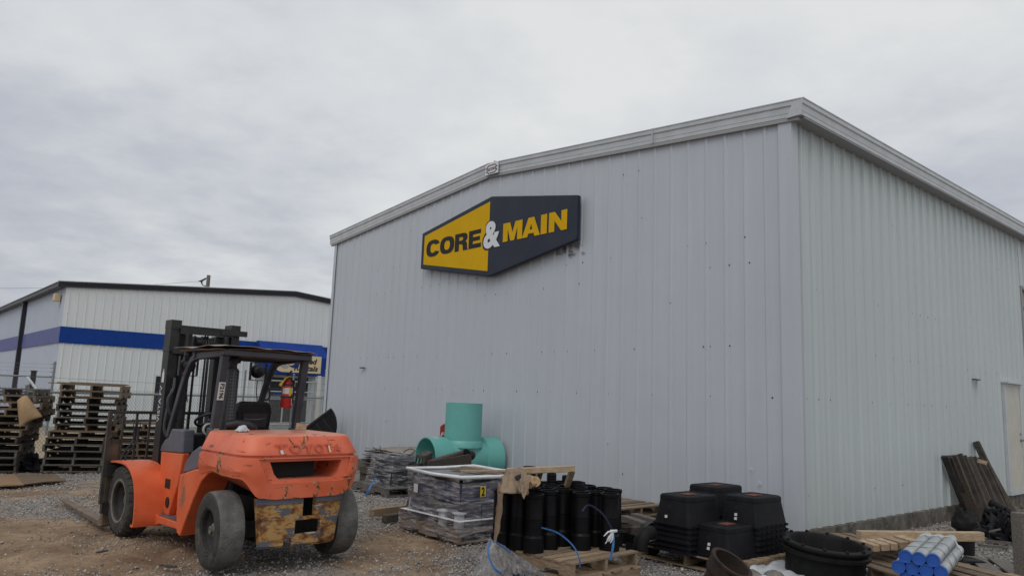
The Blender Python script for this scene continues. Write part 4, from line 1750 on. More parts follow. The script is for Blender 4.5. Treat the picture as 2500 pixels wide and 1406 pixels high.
for h in hz:
    mb = MB()
    q = [V(a) for a in h]
    pts = []
    for i in range(len(q) - 1):
        p0, p1, p2, p3 = q[max(i - 1, 0)], q[i], q[i + 1], q[min(i + 2, len(q) - 1)]
        for j in range(6):
            t = j / 6
            pts.append(.5 * ((2 * p1) + (p2 - p0) * t + (2 * p0 - 5 * p1 + 4 * p2 - p3) * t * t + (3 * p1 - p0 - 3 * p2 + p3) * t ** 3))
    pts.append(q[-1])
    mb.tube(pts, .017, 7)
    fpart(mb, 'hydraulic_hose', M_GUARD, smooth=True)
DECM = lambda x, z, o_: V((-.488 - o_, 2.12 - z, x))
dec = lettering('lettering', 'VISTA FV', M_SIGNWHITE, fk, lambda x, z, o_: V((-.4885 - o_, 2.145 - z, x)), 1.24, 1.66, .03, -.035, .0, depth=.002)
mb = MB()
mb.prism([(1.7, -.035), (1.7, .035), (1.8, .03), (1.86, 0), (1.8, -.03)], lambda a, b, c: V((-.488 - c, 2.12 + b, a)), .0005, .003)
fpart(mb, 'arrow_decal', M_SIGNWHITE)
# carriage and load backrest
mb = MB()
mb.bb((-.9, 2.43, .2), (.9, 2.5, .32))
mb.bb((-.9, 2.43, .62), (.9, 2.5, .74))
mb.bb((-.42, 2.24, .2), (-.32, 2.43, .8))
mb.bb((.3, 2.24, .2), (.4, 2.43, .8))
fpart(mb, 'carriage', M_MAST)
mb = MB()
mb.stick((-.9, 2.5, 1.335), (.9, 2.5, 1.335), .03, .035)
for x in (-.9, .9):
    mb.bb((x - .02, 2.47, .3), (x + .02, 2.52, 1.35))
for i in range(1, 12):
    x = -.9 + i * .15
    mb.bb((x - .011, 2.49, .74), (x + .011, 2.515, 1.33))
mb.bb((-.87, 2.49, .75), (.87, 2.515, .79))
mb.bb((-.87, 2.492, 1.0), (.87, 2.513, 1.02))
fpart(mb, 'load_backrest', M_BACK)
mb = MB()
for dx_ in (0, .045):
    mb.tube([(-.8 + dx_, 2.3, .76), (-.78 + dx_, 2.32, .86), (-.66 + dx_, 2.42, .98), (-.63 + dx_, 2.45, 1.02), (-.63 + dx_, 2.46, 1.17)], .012, 6)
    mb.tube([(-.645 + dx_, 2.46, 1.15), (-.645 + dx_, 2.46, 1.21), (-.615 + dx_, 2.46, 1.21), (-.615 + dx_, 2.46, 1.15)], .006, 5)
fpart(mb, 'side_shift_hose', M_MAST)

# overhead guard
def beam(mb, pts, w_, h_, side=V((1, 0, 0)), mi=0):
    pts = [V(p) for p in pts]
    vs = []
    for i, p in enumerate(pts):
        t = (pts[min(i + 1, len(pts) - 1)] - pts[max(i - 1, 0)]).normalized()
        u = side.cross(t).normalized()
        for a, b in ((-1, -1), (1, -1), (1, 1), (-1, 1)):
            vs.append(p + side * (a * w_ / 2) + u * (b * h_ / 2))
    fs = [(i * 4 + j, i * 4 + (j + 1) % 4, i * 4 + 4 + (j + 1) % 4, i * 4 + 4 + j) for i in range(len(pts) - 1) for j in range(4)]
    fs += [(0, 1, 2, 3), tuple(len(vs) - 4 + j for j in range(4))]
    mb.add(vs, fs, mi)


gd = MB()
for x in (-.5, .47):
    beam(gd, [(x, 1.74, 1.1), (x, 1.62, 1.36), (x, 1.5, 1.62), (x, 1.41, 1.79), (x, 1.34, 1.89), (x, 1.26, 1.955), (x, 1.16, 1.985), (x, 1.0, 1.995), (x if x < 0 else .415, .42, 2.015)], .055, .075)
    xr = x if x < 0 else .405
    beam(gd, [(xr, .47, 1.99), (xr, .52, 1.6), (xr, .575, 1.2)], .072, .08)
    beam(gd, [(xr, .575, 1.25), (xr, .6, 1.03), (xr, .61, .9)], .1, .115)
gd.bb((-.54, .4, 1.985), (.455, .49, 2.045))
gd.bb((-.54, 1.14, 1.965), (.52, 1.2, 2.03))
for i in range(5):
    y = .58 + i * .12
    gd.bb((-.5, y, 1.985), (.43, y + .03, 2.025))
fpart(gd, 'overhead_guard', M_GUARD, bevel=.008)
mb = MB()                                         # unit number sticker reading down the left rear leg
mb.bb((-.538, .4515, 1.52), (-.472, .4535, 1.7))
mb2 = MB()
SB = lambda u_, v_, o_: V((-.5 + u_, .4755 + .0 - .0 - o_ + (1.99 - v_) / .39 * .05 - .0475, v_))
mb = MB()
mb.prism([(-.038, 1.535), (.03, 1.535), (.03, 1.715), (-.038, 1.715)], lambda a, b, c: SB(a, b, c), .003, .005)
st = fpart(mb, 'number_sticker', M_LABEL)
lettering('lettering', 'F2196', M_PRINT, st, lambda x, z, o_: SB(z, 1.25 - x + .0, o_ + .0052), -.45, -.3, -.022, .022, .03, depth=.002)
mb = MB()
for a, b in (((-.028, 1.175), (-.024, 1.25)), ((.012, 1.175), (.016, 1.25)), ((-.024, 1.175), (.012, 1.179)), ((-.024, 1.246), (.012, 1.25))):
    mb.prism([(a[0], a[1]), (b[0], a[1]), (b[0], b[1]), (a[0], b[1])], lambda p_, q_, c: SB(p_, q_ + .0, c), .023, .025)
mb.prism([(-.016, 1.19), (-.012, 1.225), (-.006, 1.238), (0, 1.225), (.004, 1.19), (-.004, 1.2), (-.008, 1.2)], lambda a, b, c: SB(a, b, c), .023, .025)
fpart(mb, 'warning_decal', M_LABEL)
mb = MB()
mb.tube([(.505, 1.55, 1.53), (.56, 1.53, 1.545), (.57, 1.54, 1.6), (.555, 1.55, 1.68), (.5, 1.5, 1.69)], .014, 8)
fpart(mb, 'grab_handle', M_BLACK, smooth=True)
# work lamps on both front legs
for x, y, z in ((-.475, 1.45, 1.89), (.44, 1.63, 1.875)):
    mb = MB()
    Mx = lambda q: V((x + q.x, y + q.z, z + q.y))
    mb.lathe([(.005, -.07), (.05, -.06), (.078, -.02), (.085, .03), (.078, .035)], 20, Mx)
    lm = fpart(mb, 'work_lamp', M_BLACK, smooth=True)
    mb = MB()
    mb.lathe([(.076, .03), (.05, .04), (.003, .044)], 20, Mx)
    fpart(mb, 'lens', M_LENS, lm, smooth=True)
    mb = MB()
    for sx_ in (-.1, .1):
        mb.bb((x + sx_ - .004, y - .03, z - .11), (x + sx_ + .004, y + .02, z + .1))
    for sz_ in (-.11, .1):
        mb.bb((x - .1, y - .025, z + sz_ - .004), (x + .1, y + .015, z + sz_ + .004))
    mb.tube([(x, y, z - .11), (x + .01, y + .02, z - .25), (x + .03, y, z - .4)], .006, 5)
    fpart(mb, 'lamp_bracket', M_BLACK, lm)
mb = MB()
mb.tube([(-.475, 1.47, 1.96), (-.475, 1.47, 2.05)], .045, 12)
mb.bb((-.52, 1.44, 1.96), (-.43, 1.5, 1.985))
fpart(mb, 'beeper', M_GUARD, smooth=True)
# exhaust stack with perforated guard
mb = MB()
mb.lathe([(.075, 1.05), (.075, 1.84), (.06, 1.86), (.05, 1.87)], 24, lambda q: V((-.345 + q.x, .62 + q.y, q.z)))
ex = fpart(mb, 'exhaust_guard', M_PERF, smooth=True)
mb = MB()
mb.tube([(-.345, .62, 1.8), (-.345, .62, 1.9), (-.335, .6, 1.95), (-.3, .57, 1.965)], .048, 14)
fpart(mb, 'exhaust_pipe', M_BLACK, ex, smooth=True)
mb = MB()
mb.tube([(-.38, .55, 1.28), (-.3, .5, 1.3), (-.2, .47, 1.29), (-.13, .48, 1.26), (-.1, .5, 1.2)], .045, 12)
mb.lathe([(.1, 1.05), (.1, 1.16), (.07, 1.2), (.02, 1.21)], 20, lambda q: V((-.28 + q.x, .5 + q.y, q.z)))
fpart(mb, 'intake_hose', M_BLACK, smooth=True)
# seat
mb = MB()
mb.prism([(-.2, 1.2), (.18, 1.2), (.19, 1.42), (.165, 1.5), (.12, 1.525), (-.14, 1.525), (-.19, 1.5), (-.215, 1.42)], lambda a, b, c: V((a + .05 - .03, c - .09 * (b - 1.2), b)), .76, .88)
sb = fpart(mb, 'seat_back', M_BLACKPLASTIC, bevel=.025, seg=3)
mb = MB()
mb.prism([(-.13, 1.24), (.13, 1.24), (.14, 1.4), (-.15, 1.4)], lambda a, b, c: V((a + .02, c - .09 * (b - 1.2), b)), .75, .765)
fpart(mb, 'back_panel', M_BLACK, sb, bevel=.006)
mb = MB()
mb.tube([(-.11, .742, 1.34), (-.05, .738, 1.333), (.05, .738, 1.335), (.13, .742, 1.35)], .006, 6)
fpart(mb, 'seat_handle', M_GREYPAINT, sb)
mb = MB()
mb.bb((-.25, .82, 1.1), (.26, 1.3, 1.24))
fpart(mb, 'seat_cushion', M_BLACKPLASTIC, bevel=.04, seg=3)
# steering wheel
sw = MB()
tl_ = Matrix.Rotation(rad(-28), 3, 'X')
cen = V((-.17, 1.42, 1.3))
sw.tube([cen + tl_ @ V((.17 * math.cos(a), .17 * math.sin(a), 0)) for a in [i * 2 * PI / 28 for i in range(28)]], .015, 8, closed=True)
for a in (0, 2.1, 4.2):
    sw.tube([cen + tl_ @ V((0, 0, -.03)), cen + tl_ @ V((.165 * math.cos(a), .165 * math.sin(a), 0))], .012, 6)
stw = fpart(sw, 'steering_wheel', M_BLACK, smooth=True)
mb = MB()
mb.tube([cen, cen + V((0, .16, -.3))], .035, 10)
mb.lathe([(.07, 0), (.07, .03), (.05, .04)], 16, lambda q: V((-.24 + q.x, 1.34, 1.2 + q.y)) + V((0, -q.z, 0)))
fpart(mb, 'steering_column', M_TAN if False else M_GUARD, stw, smooth=True)
mb = MB()
mb.tube([V((-.24, 1.3, 1.2)) + V((.06 * math.cos(a), 0, .06 * math.sin(a))) for a in [i * 2 * PI / 20 for i in range(20)]], .012, 8, closed=True)
fpart(mb, 'gauge_ring', M_LABEL, smooth=True)
for i, x in enumerate((.08, .16, .24)):
    mb = MB()
    mb.tube([(x, 1.45, 1.12), (x, 1.4, 1.3)], .008, 6)
    mb.lathe([(.008, 0), (.02, .012), (.018, .03), (.004, .038)], 10, lambda q: V((x + q.x, 1.4 + q.y, 1.3 + q.z)))
    fpart(mb, 'control_lever', M_BLACK, smooth=True)


def F2W(p):
    return FM @ V(p)


# loose things on the forklift
def wavy(x0, x1, y0, y1, z, amp, seed, nx_=22, ny_=18):
    mb = MB()
    mb.grid(nx_, ny_, lambda u, v: F2W((x0 + (x1 - x0) * u + .02 * noise.noise(V((v * 4, seed, 1))), y0 + (y1 - y0) * v + .03 * noise.noise(V((u * 4, seed, 5))),
                                        z + amp * noise.noise(V((u * 2.3, v * 2.1, seed))) + .35 * amp * noise.noise(V((u * 7, v * 6, seed + 3))) + .02 * (1 - 4 * (u - .5) ** 2))))
    return mb


tag(wavy(-.63, .5, .36, 1.5, 2.075, .035, 3.3).build('cardboard_sheet', M_CARDGREY, None, smooth=60, solid=.006), 'flattened pale cardboard sheet lying on the forklift roof, uppermost', 'cardboard', 'cardboard on the forklift roof')
tag(wavy(-.6, .47, .42, 1.4, 2.05, .016, 8.1).build('cardboard_sheet', M_CARDDIRTY, None, smooth=60, solid=.008), 'darker cardboard sheet under the pale one on the forklift roof', 'cardboard', 'cardboard on the forklift roof')
exn = thing('fire_extinguisher', 'red fire extinguisher hanging on the right rear post of the forklift', 'fire extinguisher', F2W((.29, .6, 1.47)), FRZ)
mb = MB()
mb.lathe([(.055, 0), (.06, .01), (.06, .12), (.0605, .125), (.06, .13), (.06, .24), (.05, .275), (.026, .3), (.02, .31)], 28, None)
mb.build('cylinder', M_RED, exn, smooth=40)
mb = MB()
mb.lathe([(.0612, .15), (.0612, .215)], 28, None)
mb.f = mb.f[:28]
mb.m = mb.m[:28]
mb.f = [f for i, f in enumerate(mb.f) if 15 <= i <= 26]
mb.m = mb.m[:len(mb.f)]
mb.build('label', M_LABEL, exn)
mb = MB()
mb.lathe([(.0618, .13), (.0618, .22)], 40, None)
mb.f = mb.f[29:32]
mb.m = mb.m[:3]
mb.build('yellow_stripe', M_YELLOW, exn)
mb = MB()
mb.lathe([(.0612, .03), (.0612, .105)], 40, None)
mb.f = mb.f[33:36]
mb.m = mb.m[:3]
mb.build('side_label', M_LABEL, exn)
mb = MB()
mb.lathe([(.018, .3), (.02, .34), (.014, .35)], 12, None)
mb.stick((0, .01, .345), (-.03, -.075, .375), .018, .01)
mb.stick((0, .01, .36), (.0, -.07, .4), .018, .008)
mb.build('valve', M_BLACK, exn)
mb = MB()
mb.tube([(0, -.02, .34), (-.05, -.04, .32), (-.09, -.05, .27)], .009, 7)
mb.tube([(-.09, -.05, .275), (-.12, -.055, .235)], [.012, .017], 8)
mb.build('hose', M_YELLOW, exn, smooth=True)
mb = MB()
for z in (.115, .25):
    mb.lathe([(.064, z - .008), (.064, z + .008)], 24, None)
mb.bb((.04, -.02, .05), (.075, .02, .3))
mb.build('bracket', M_BLACK, exn)
q = F2W((.19, .06, 1.262))
mb = MB()
mb.box((0, 0, .028), (.1, .05, .07), Matrix.Rotation(rad(8), 3, 'Y'))
tag(mb.build('wood_block', M_WOODNEW, None, q, FRZ, bevel=.004), 'small fresh wood block standing on the orange counterweight', 'wood block')
mb = MB()
rn = random.Random(4)
mb.grid(16, 12, lambda u, v: V((.07 * (u - .5) * 2 * (.5 + .5 * math.sin(v * PI)), .045 * math.cos(v * PI), .055 * math.sin(v * PI) * math.sin(u * PI) + .02 * noise.noise(V((u * 5, v * 5, 2))))))
tag(mb.build('crumpled_bag', M_SHEET, None, F2W((-.42, .1, 1.25)), FRZ, smooth=60), 'crumpled white bag lying on the orange counterweight behind the seat', 'bag')

# ------------------------------------------------------------------ pallets
def pallet_meshes(L, W, H, seed, wood, nb=7, broken=0):
    """L along the stringers (x), W along the deck boards (y)"""
    rn = random.Random(seed)
    t = .017
    top = MB()
    gap = L / nb
    for i in range(nb):
        x = -L / 2 + gap * (i + .5)
        bw = gap * (.62 + .2 * rn.random())
        if i in (0, nb - 1):
            x += (gap - bw) / 2 * (-1 if i == 0 else 1)
        e0, e1 = (rn.random() - .5) * .02, (rn.random() - .5) * .02
        if rn.random() < broken and 0 < i < nb - 1:
            continue
        top.stick((x + (rn.random() - .5) * .012, -W / 2 + e0, H - t / 2 + rn.random() * .003), (x + (rn.random() - .5) * .012, W / 2 + e1, H - t / 2 + rn.random() * .003), bw, t)
    bot = MB()
    for x in (-L / 2 + .05, 0, L / 2 - .05):
        bot.stick((x, -W / 2 + .005, t / 2), (x, W / 2 - .005, t / 2), .1, t - .001)
    st = []
    for y in (-W / 2 + .022, 0, W / 2 - .022):
        m = MB()
        z0, z1 = t + .001, H - t - .001
        nt_ = L * .16
        pr = [(-L / 2, z0), (-L / 2 + nt_, z0), (-L / 2 + nt_ + .02, z0 + .035), (-L / 2 + nt_ * 2.1, z0 + .035), (-L / 2 + nt_ * 2.1 + .02, z0),
              (L / 2 - nt_ * 2.1 - .02, z0), (L / 2 - nt_ * 2.1, z0 + .035), (L / 2 - nt_ - .02, z0 + .035), (L / 2 - nt_, z0), (L / 2, z0), (L / 2, z1), (-L / 2, z1)]
        m.prism(pr, lambda a, b, c: V((a, c, b)), y - .019, y + .019)
        st.append(m)
    return top, bot, st


def pallet(label, loc, rz, group=None, L=1.22, W=1.02, H=.135, seed=1, wood=None, nb=7, tilt=None, broken=0):
    wood = wood or M_WOODX
    t = thing('wooden_pallet', label, 'pallet', loc, rz, group)
    top, bot, st = pallet_meshes(L, W, H, seed, wood, nb, broken)
    top.build('top_deck', wood, t)
    bot.build('bottom_deck', wood, t)
    for m in st:
        m.build('stringer', wood, t)
    if tilt is not None:
        t.rotation_euler = tilt
    return t


def restack(src, label, loc, rz, tx=0, ty=0):
    c = copy_tree(src)
    c.location = loc
    c.rotation_euler = (tx, ty, rz)
    c['label'] = label
    return c


def dirang(a, b):
    return math.atan2(b.y - a.y, b.x - a.x)


# tall stack left of the forklift
bl_, br_ = at(104, 1152), at(236, 1152.5)
face = (br_ - bl_).normalized()
dep = V((-face.y, face.x, 0))
kinds = []
for k_, wd_ in enumerate((M_WOODGREY, M_WOODDK, M_WOODX)):
    kinds.append(None)
rn = random.Random(21)
protos = {}
for i in range(13):
    upper = i >= 5
    wd_ = [M_WOODGREY, M_WOODGREY, M_WOODDK, M_WOODGREY, M_WOODDK, M_WOODX, M_WOODX, M_WOODDK, M_WOODGREY, M_WOODDK, M_WOODDK, M_WOODX, M_WOODX][i]
    cx = (.47 if not upper else .57) + (rn.random() - .5) * .07 + (.012 * (i - 5) if upper else 0)
    c = bl_ + face * cx + dep * (.61 + (rn.random() - .5) * .06)
    c.z = i * .1255
    lab = 'weathered pallet, %s in the tall stack just left of the forklift' % ORD[i]
    ty = 0
    if i == 12:
        ty = rad(.6)
    key = wd_.name + str(i % 2)
    if key in protos:
        o = restack(protos[key], lab, c, dirang(bl_, br_) + PI / 2 + (rn.random() - .5) * .06, ty, 0)
    else:
        o = pallet(lab, c, dirang(bl_, br_) + PI / 2 + (rn.random() - .5) * .06, 'pallets in the tall stack left of the forklift', W=1.0 if not upper else 1.06, H=.1245, seed=i + 3, wood=wd_)
        protos[key] = o
# loose broken boards on top of that stack
for i, (dx_, dz_, ln, an) in enumerate(((-.05, .0, 1.3, .05), (.1, .02, 1.25, -.03), (.22, .035, 1.0, .08))):
    c = bl_ + face * (.56 + dx_ * .5) + dep * (.15 + .2 * i)
    c.z = 13 * .1255 + .012 + dz_ * .5 + .004 * i
    d_ = Matrix.Rotation(an, 3, 'Z') @ face
    mb = MB()
    mb.stick(c - d_ * ln / 2, c + d_ * ln / 2 + V((0, 0, -.012)), .11, .016)
    tag(mb.build('loose_board', M_WOODX), ['splintered board lying along the front edge on top of the tall pallet stack', 'splintered board lying across the middle on top of the tall pallet stack', 'shorter splintered board at the back on top of the tall pallet stack'][i], 'board', 'loose boards on the tall pallet stack')
# stack at the left edge of the picture
rA = at(37, 1152)
rn = random.Random(8)
shift = [0, .02, -.02, .0, .0, .02, .1, .2, .3, .3, .26, .17]
n0 = ['bottom', 'second from the bottom', 'third from the bottom', 'fourth from the bottom', 'fifth from the bottom', 'sixth from the bottom', 'seventh from the bottom', 'eighth from the bottom', 'ninth from the bottom', 'tenth from the bottom', 'second from the top', 'topmost']
protos = {}
for i in range(12):
    wd_ = [M_WOODDK, M_WOODDK, M_WOODGREY, M_WOODDK, M_WOODDK, M_WOODX, M_WOODX, M_WOODDK, M_WOODX, M_WOODX, M_WOODX, M_WOODGREY][i]
    c = rA + face * (-.5 + shift[i] * .8) + dep * .6
    c.z = i * .126
    lab = 'dark pallet, %s in the leaning stack at the left edge' % n0[i]
    if wd_.name in protos:
        restack(protos[wd_.name], lab, c, dirang(bl_, br_) + PI / 2 + (rn.random() - .5) * .14)
    else:
        protos[wd_.name] = pallet(lab, c, dirang(bl_, br_) + PI / 2, 'pallets in the stack at the left edge', H=.125, seed=i + 40, wood=wd_)
# cardboard bent over the side of that stack
mb = MB()
a0, a1, a2, a3 = aty(42, 978, 14.0), aty(66, 966, 14.1), aty(104, 1018, 14.1), aty(48, 1044, 13.9)
mb.grid(12, 12, lambda u, v: (a0 * (1 - u) + a1 * u) * (1 - v) + (a3 * (1 - u) + a2 * u) * v + V((0, -.12 * math.sin(u * PI) * math.sin(v * PI * .9), .03 * math.sin(u * 3))))
tag(mb.build('cardboard_sheet', M_CARD, None, smooth=60, solid=.006), 'bent tan cardboard sheet hanging off the pallet stack at the left edge', 'cardboard')
# third stack, seen through the load backrest
cC = at(330, 1148)
n1 = ['bottom', 'second from the bottom', 'third from the bottom', 'fourth from the bottom', 'fifth from the bottom', 'second from the top', 'topmost']
src = None
for i in range(7):
    c = cC + dep * .9 + face * (.04 * math.sin(i * 2.1) - .02)
    c.z = i * .128
    lab = 'brown pallet, %s in the stack seen through the forklift backrest' % n1[i]
    if src is None:
        src = pallet(lab, c, dirang(bl_, br_) + PI / 2, 'pallets in the stack seen through the forklift backrest', H=.127, seed=77, wood=M_WOODX, W=1.15)
    else:
        restack(src, lab, c, dirang(bl_, br_) + PI / 2 + .09 * math.sin(i * 3.3))
for i, (dx_, an) in enumerate(((-.2, .1), (.1, -.12), (.3, .2))):
    c = cC + dep * .75 + face * dx_
    c.z = 7 * .128 + .012 + .02 * i
    d_ = Matrix.Rotation(an, 3, 'Z') @ face
    mb = MB()
    mb.stick(c - d_ * .55, c + d_ * .5 + V((0, 0, .03)), .1, .018)
    tag(mb.build('loose_board', M_WOODGREY if i else M_WOODX), 'loose board on top of the pallet stack seen through the forklift backrest', 'board', 'loose boards behind the forklift backrest')
# plywood sheets lying on the stones
def slab(name, px, mat, label, cat, th=.018, z=.03, group=None):
    q = [at(x, y, z) for x, y in px]
    mb = MB()
    nn = len(q)
    mb.add(q + [p - V((0, 0, th)) for p in q], [list(range(nn)), list(range(nn, 2 * nn))[::-1]] + [(i, (i + 1) % nn, nn + (i + 1) % nn, nn + i) for i in range(nn)])
    return tag(mb.build(name, mat), label, cat, group)


slab('plywood_sheet', [(-60, 1163), (36, 1158), (58, 1182), (-70, 1188)], M_PLY, 'bright orange plywood sheet lying flat on the gravel at the left edge', 'plywood', z=.045)
slab('plywood_sheet', [(33, 1157), (130, 1156), (162, 1172), (118, 1174), (50, 1182)], M_PLY2, 'dull brown plywood sheet lying partly on the gravel beside the orange one', 'plywood', z=.035)


def heap(label, name, cat, c, rx, ry, h, mat, seed, n=18, rough=.5, smooth_=50):
    mb = MB()

    def f(u, v):
        a = u * 2 * PI
        r = math.sin(v * PI / 2)
        k_ = 1 + rough * noise.noise(V((math.cos(a) * 2.1 + seed, math.sin(a) * 2.1, v * 3)))
        k2 = 1 + rough * .6 * noise.noise(V((math.cos(a) * 6 + seed, math.sin(a) * 6, v * 8)))
        return V((rx * r * math.cos(a) * k_ * k2, ry * r * math.sin(a) * k_ * k2, h * math.cos(v * PI / 2) * k_ * k2 + .004))
    mb.grid(n * 2, n, f)
    return tag(mb.build(name, mat, None, c, smooth=smooth_), label, cat)


heap('heap of crumpled black plastic film between the two left pallet stacks', 'plastic_film', 'plastic film', at(76, 1146), .42, .3, .2, M_BLACKPLASTIC, 2.2, rough=.9)

# ------------------------------------------------------------------ things along the warehouse front
# black half round shell leaning at the far corner
q = aty(752, 1040, 17.4)
R1 = Matrix.Rotation(rad(40), 4, 'Y')
sh = thing('black_shell', 'black plastic half round shell leaning at the far corner of the warehouse', 'plastic shell', (q.x, q.y, q.z))
sh.rotation_euler = (0, rad(-40), rad(10))
mb = MB()
pr = [(-.62, -.2), (.5, -.2)] + [(.5 * math.cos(a) - .06 * 0, -.2 + .62 * math.sin(a)) for a in [i * PI / 16 for i in range(1, 16)]]
pr = [(-.645, 0), (.645, 0)] + [(.645 * math.cos(a), -.645 * math.sin(a)) for a in [i * PI / 18 for i in range(1, 18)]]
mb.prism(pr, lambda a, b, c: V((a, c, b)), -.1, .14)
mb.build('shell', M_BLACKPLASTIC, sh, bevel=.02, seg=2)
mb = MB()
for i in range(5):
    x = -.36 + i * .18
    mb.bb((x - .012, -.118, -.06), (x + .012, -.101, -.56 * math.sqrt(max(.05, 1 - (x / .645) ** 2))))
mb.bb((-.645, -.13, -.02), (.645, -.101, .02))
mb.build('stiffening_rib', M_BLACK, sh)
mb = MB()
mb.prism([(.02, -.5), (.13, -.46), (.17, -.56), (.08, -.61), (.02, -.6)], lambda a, b, c: V((a, c, b)), -.104, -.102)
mb.build('silver_patch', M_STEELGREY, sh)

for i in range(2):
    pallet(['dark pallet on the ground under the black half round shell', 'second dark pallet holding up the black half round shell'][i], V((q.x + .05, q.y + .1, i * .136)), .1, W=1.0, L=1.1, seed=95 + i, wood=M_WOODDK)

# stacked flat cardboard on a pallet
base = at(948, 1186) - WD * .16
ang = YAW
pallet('dark pallet under the flattened cardboard beside the forklift', base + WE * .5 + V((0, 0, 0)), ang, W=1.1, L=1.6, seed=91, wood=M_WOODDK)
pallet('second dark pallet on top of another under the flattened cardboard', base + WE * .5 + V((0, 0, .136)), ang + .03, W=1.1, L=1.6, seed=92, wood=M_WOODDK)
rn = random.Random(17)
for i in range(13):
    top_ = i >= 11
    c = base + WE * (.48 + rn.random() * .08) + WD * ((rn.random() - .5) * .14)
    z = .275 + i * .03
    mb = MB()
    a_ = ang + (rn.random() - .5) * .12
    sx_, sy_ = 1.5 + .14 * rn.random(), 1.0 + .1 * rn.random()
    Rm = Matrix.Rotation(a_, 3, 'Z')
    sd_ = i * 1.7
    mb.grid(12, 8, lambda u, v: c + Rm @ V(((u - .5) * sx_ + .02 * noise.noise(V((v * 6, sd_, 0))), (v - .5) * sy_ + .02 * noise.noise(V((u * 8, sd_, 3))), 0)) + V((0, 0, z + .022 * noise.noise(V((u * 2.2, v * 2, sd_ * (.12 if not top_ else .3)))) - .03 * abs(u - .5) * (1 if i > 6 else .3))))
    lab = {12: 'uppermost brown cardboard sheet on the flat pile beside the forklift', 11: 'second brown cardboard sheet from the top of the flat pile beside the forklift'}.get(i, 'dark flattened sheet inside the flat pile beside the forklift')
    tag(mb.build('flattened_sheet', M_CARDGREY if top_ else M_BLACKPLASTIC if i % 3 else M_CARDDIRTY, None, smooth=50, solid=.012), lab, 'cardboard', 'flattened sheets in the pile beside the forklift')


def wire(pts, r, mat, label, name='wire', cat='wire', n=6, group=None):
    q = [V(a) for a in pts]
    o_ = []
    for i in range(len(q) - 1):
        p0, p1, p2, p3 = q[max(i - 1, 0)], q[i], q[i + 1], q[min(i + 2, len(q) - 1)]
        for j in range(7):
            t = j / 7
            o_.append(.5 * ((2 * p1) + (p2 - p0) * t + (2 * p0 - 5 * p1 + 4 * p2 - p3) * t * t + (3 * p1 - p0 - 3 * p2 + p3) * t ** 3))
    o_.append(q[-1])
    mb = MB()
    mb.tube(o_, r, n)
    return tag(mb.build(name, mat, None, smooth=True), label, cat, group)


def band(pts, w_, mat, label, cat='strap', name='strap', upv=(0, 0, 1), group=None):
    """flat strapping along a curve"""
    q = [V(a) for a in pts]
    o_ = []
    for i in range(len(q) - 1):
        p0, p1, p2, p3 = q[max(i - 1, 0)], q[i], q[i + 1], q[min(i + 2, len(q) - 1)]
        for j in range(8):
            t = j / 8
            o_.append(.5 * ((2 * p1) + (p2 - p0) * t + (2 * p0 - 5 * p1 + 4 * p2 - p3) * t * t + (3 * p1 - p0 - 3 * p2 + p3) * t ** 3))
    o_.append(q[-1])
    mb = MB()
    vs = []
    for i, p_ in enumerate(o_):
        t = (o_[min(i + 1, len(o_) - 1)] - o_[max(i - 1, 0)]).normalized()
        sd_ = t.cross(V(upv))
        if sd_.length < .05:
            sd_ = V((1, 0, 0))
        sd_.normalize()
        vs += [p_ - sd_ * w_ / 2, p_ + sd_ * w_ / 2]
    mb.add(vs, [(2 * i, 2 * i + 1, 2 * i + 3, 2 * i + 2) for i in range(len(o_) - 1)])
    return tag(mb.build(name, mat, None, solid=.0015), label, cat, group)


Yc = 13.5
wire([aty(927, 1150, Yc), aty(929, 1120, Yc), aty(928, 1088, Yc)], .006, M_WIRE, 'straight dark rod sticking up from the flat cardboard pile', 'rod', 'rod')
wire([aty(910, 1091, Yc), aty(920, 1097, Yc), aty(935, 1104, Yc), aty(942, 1125, Yc)], .007, M_WIRE, 'bent dark wire curling down beside the upright rod', 'wire')
wire([aty(985, 1104, 13.6), aty(1000, 1095, 13.5), aty(1013, 1101, 13.4), aty(992, 1114, 13.3)], .008, M_WIRE, 'black wire looped over the cardboard pile next to the green pipe', 'wire')
wire([aty(1026, 1096, 13.4), aty(1030, 1088, 13.4), aty(1034, 1094, 13.4)], .01, M_STRAP, 'short blue strap end standing behind the green pipe mouth', 'strap', 'strap')

# wrapped load on a small pallet
pf = at(942, 1214)
pc = pf - WD * .6 + WE * .55
pallet('grey pallet under the small film wrapped load', (pc.x, pc.y, 0), YAW, W=1.05, L=1.2, seed=55, wood=M_WOODGREY)
pc2 = at(900, 1196) + WE * .35 - WD * .2


def wrapbox(x0, x1, y0, y1, z0, z1, amp, seed, taper=0, n=14):
    mb = MB()

    def face_(o_, ux, uy, nn):
        mb.grid(n, n, lambda u, v: (lambda p_: p_ + nn * amp * (noise.noise(p_ * 2.2 + V((seed, 0, 0))) + .5 * noise.noise(p_ * 6 + V((0, seed, 0))) + .25 * noise.noise(V((p_.x * 5, p_.y * 5, p_.z * 26 + p_.x * 8)))) - V((p_.x, p_.y, 0)) * taper * (p_.z - z0))(V(o_) + V(ux) * u + V(uy) * v))
    w_, d_, h_ = x1 - x0, y1 - y0, z1 - z0
    face_((x0, y0, z0), (w_, 0, 0), (0, 0, h_), V((0, -1, 0)))
    face_((x0, y1, z0), (w_, 0, 0), (0, 0, h_), V((0, 1, 0)))
    face_((x0, y0, z0), (0, d_, 0), (0, 0, h_), V((-1, 0, 0)))
    face_((x1, y0, z0), (0, d_, 0), (0, 0, h_), V((1, 0, 0)))
    return mb


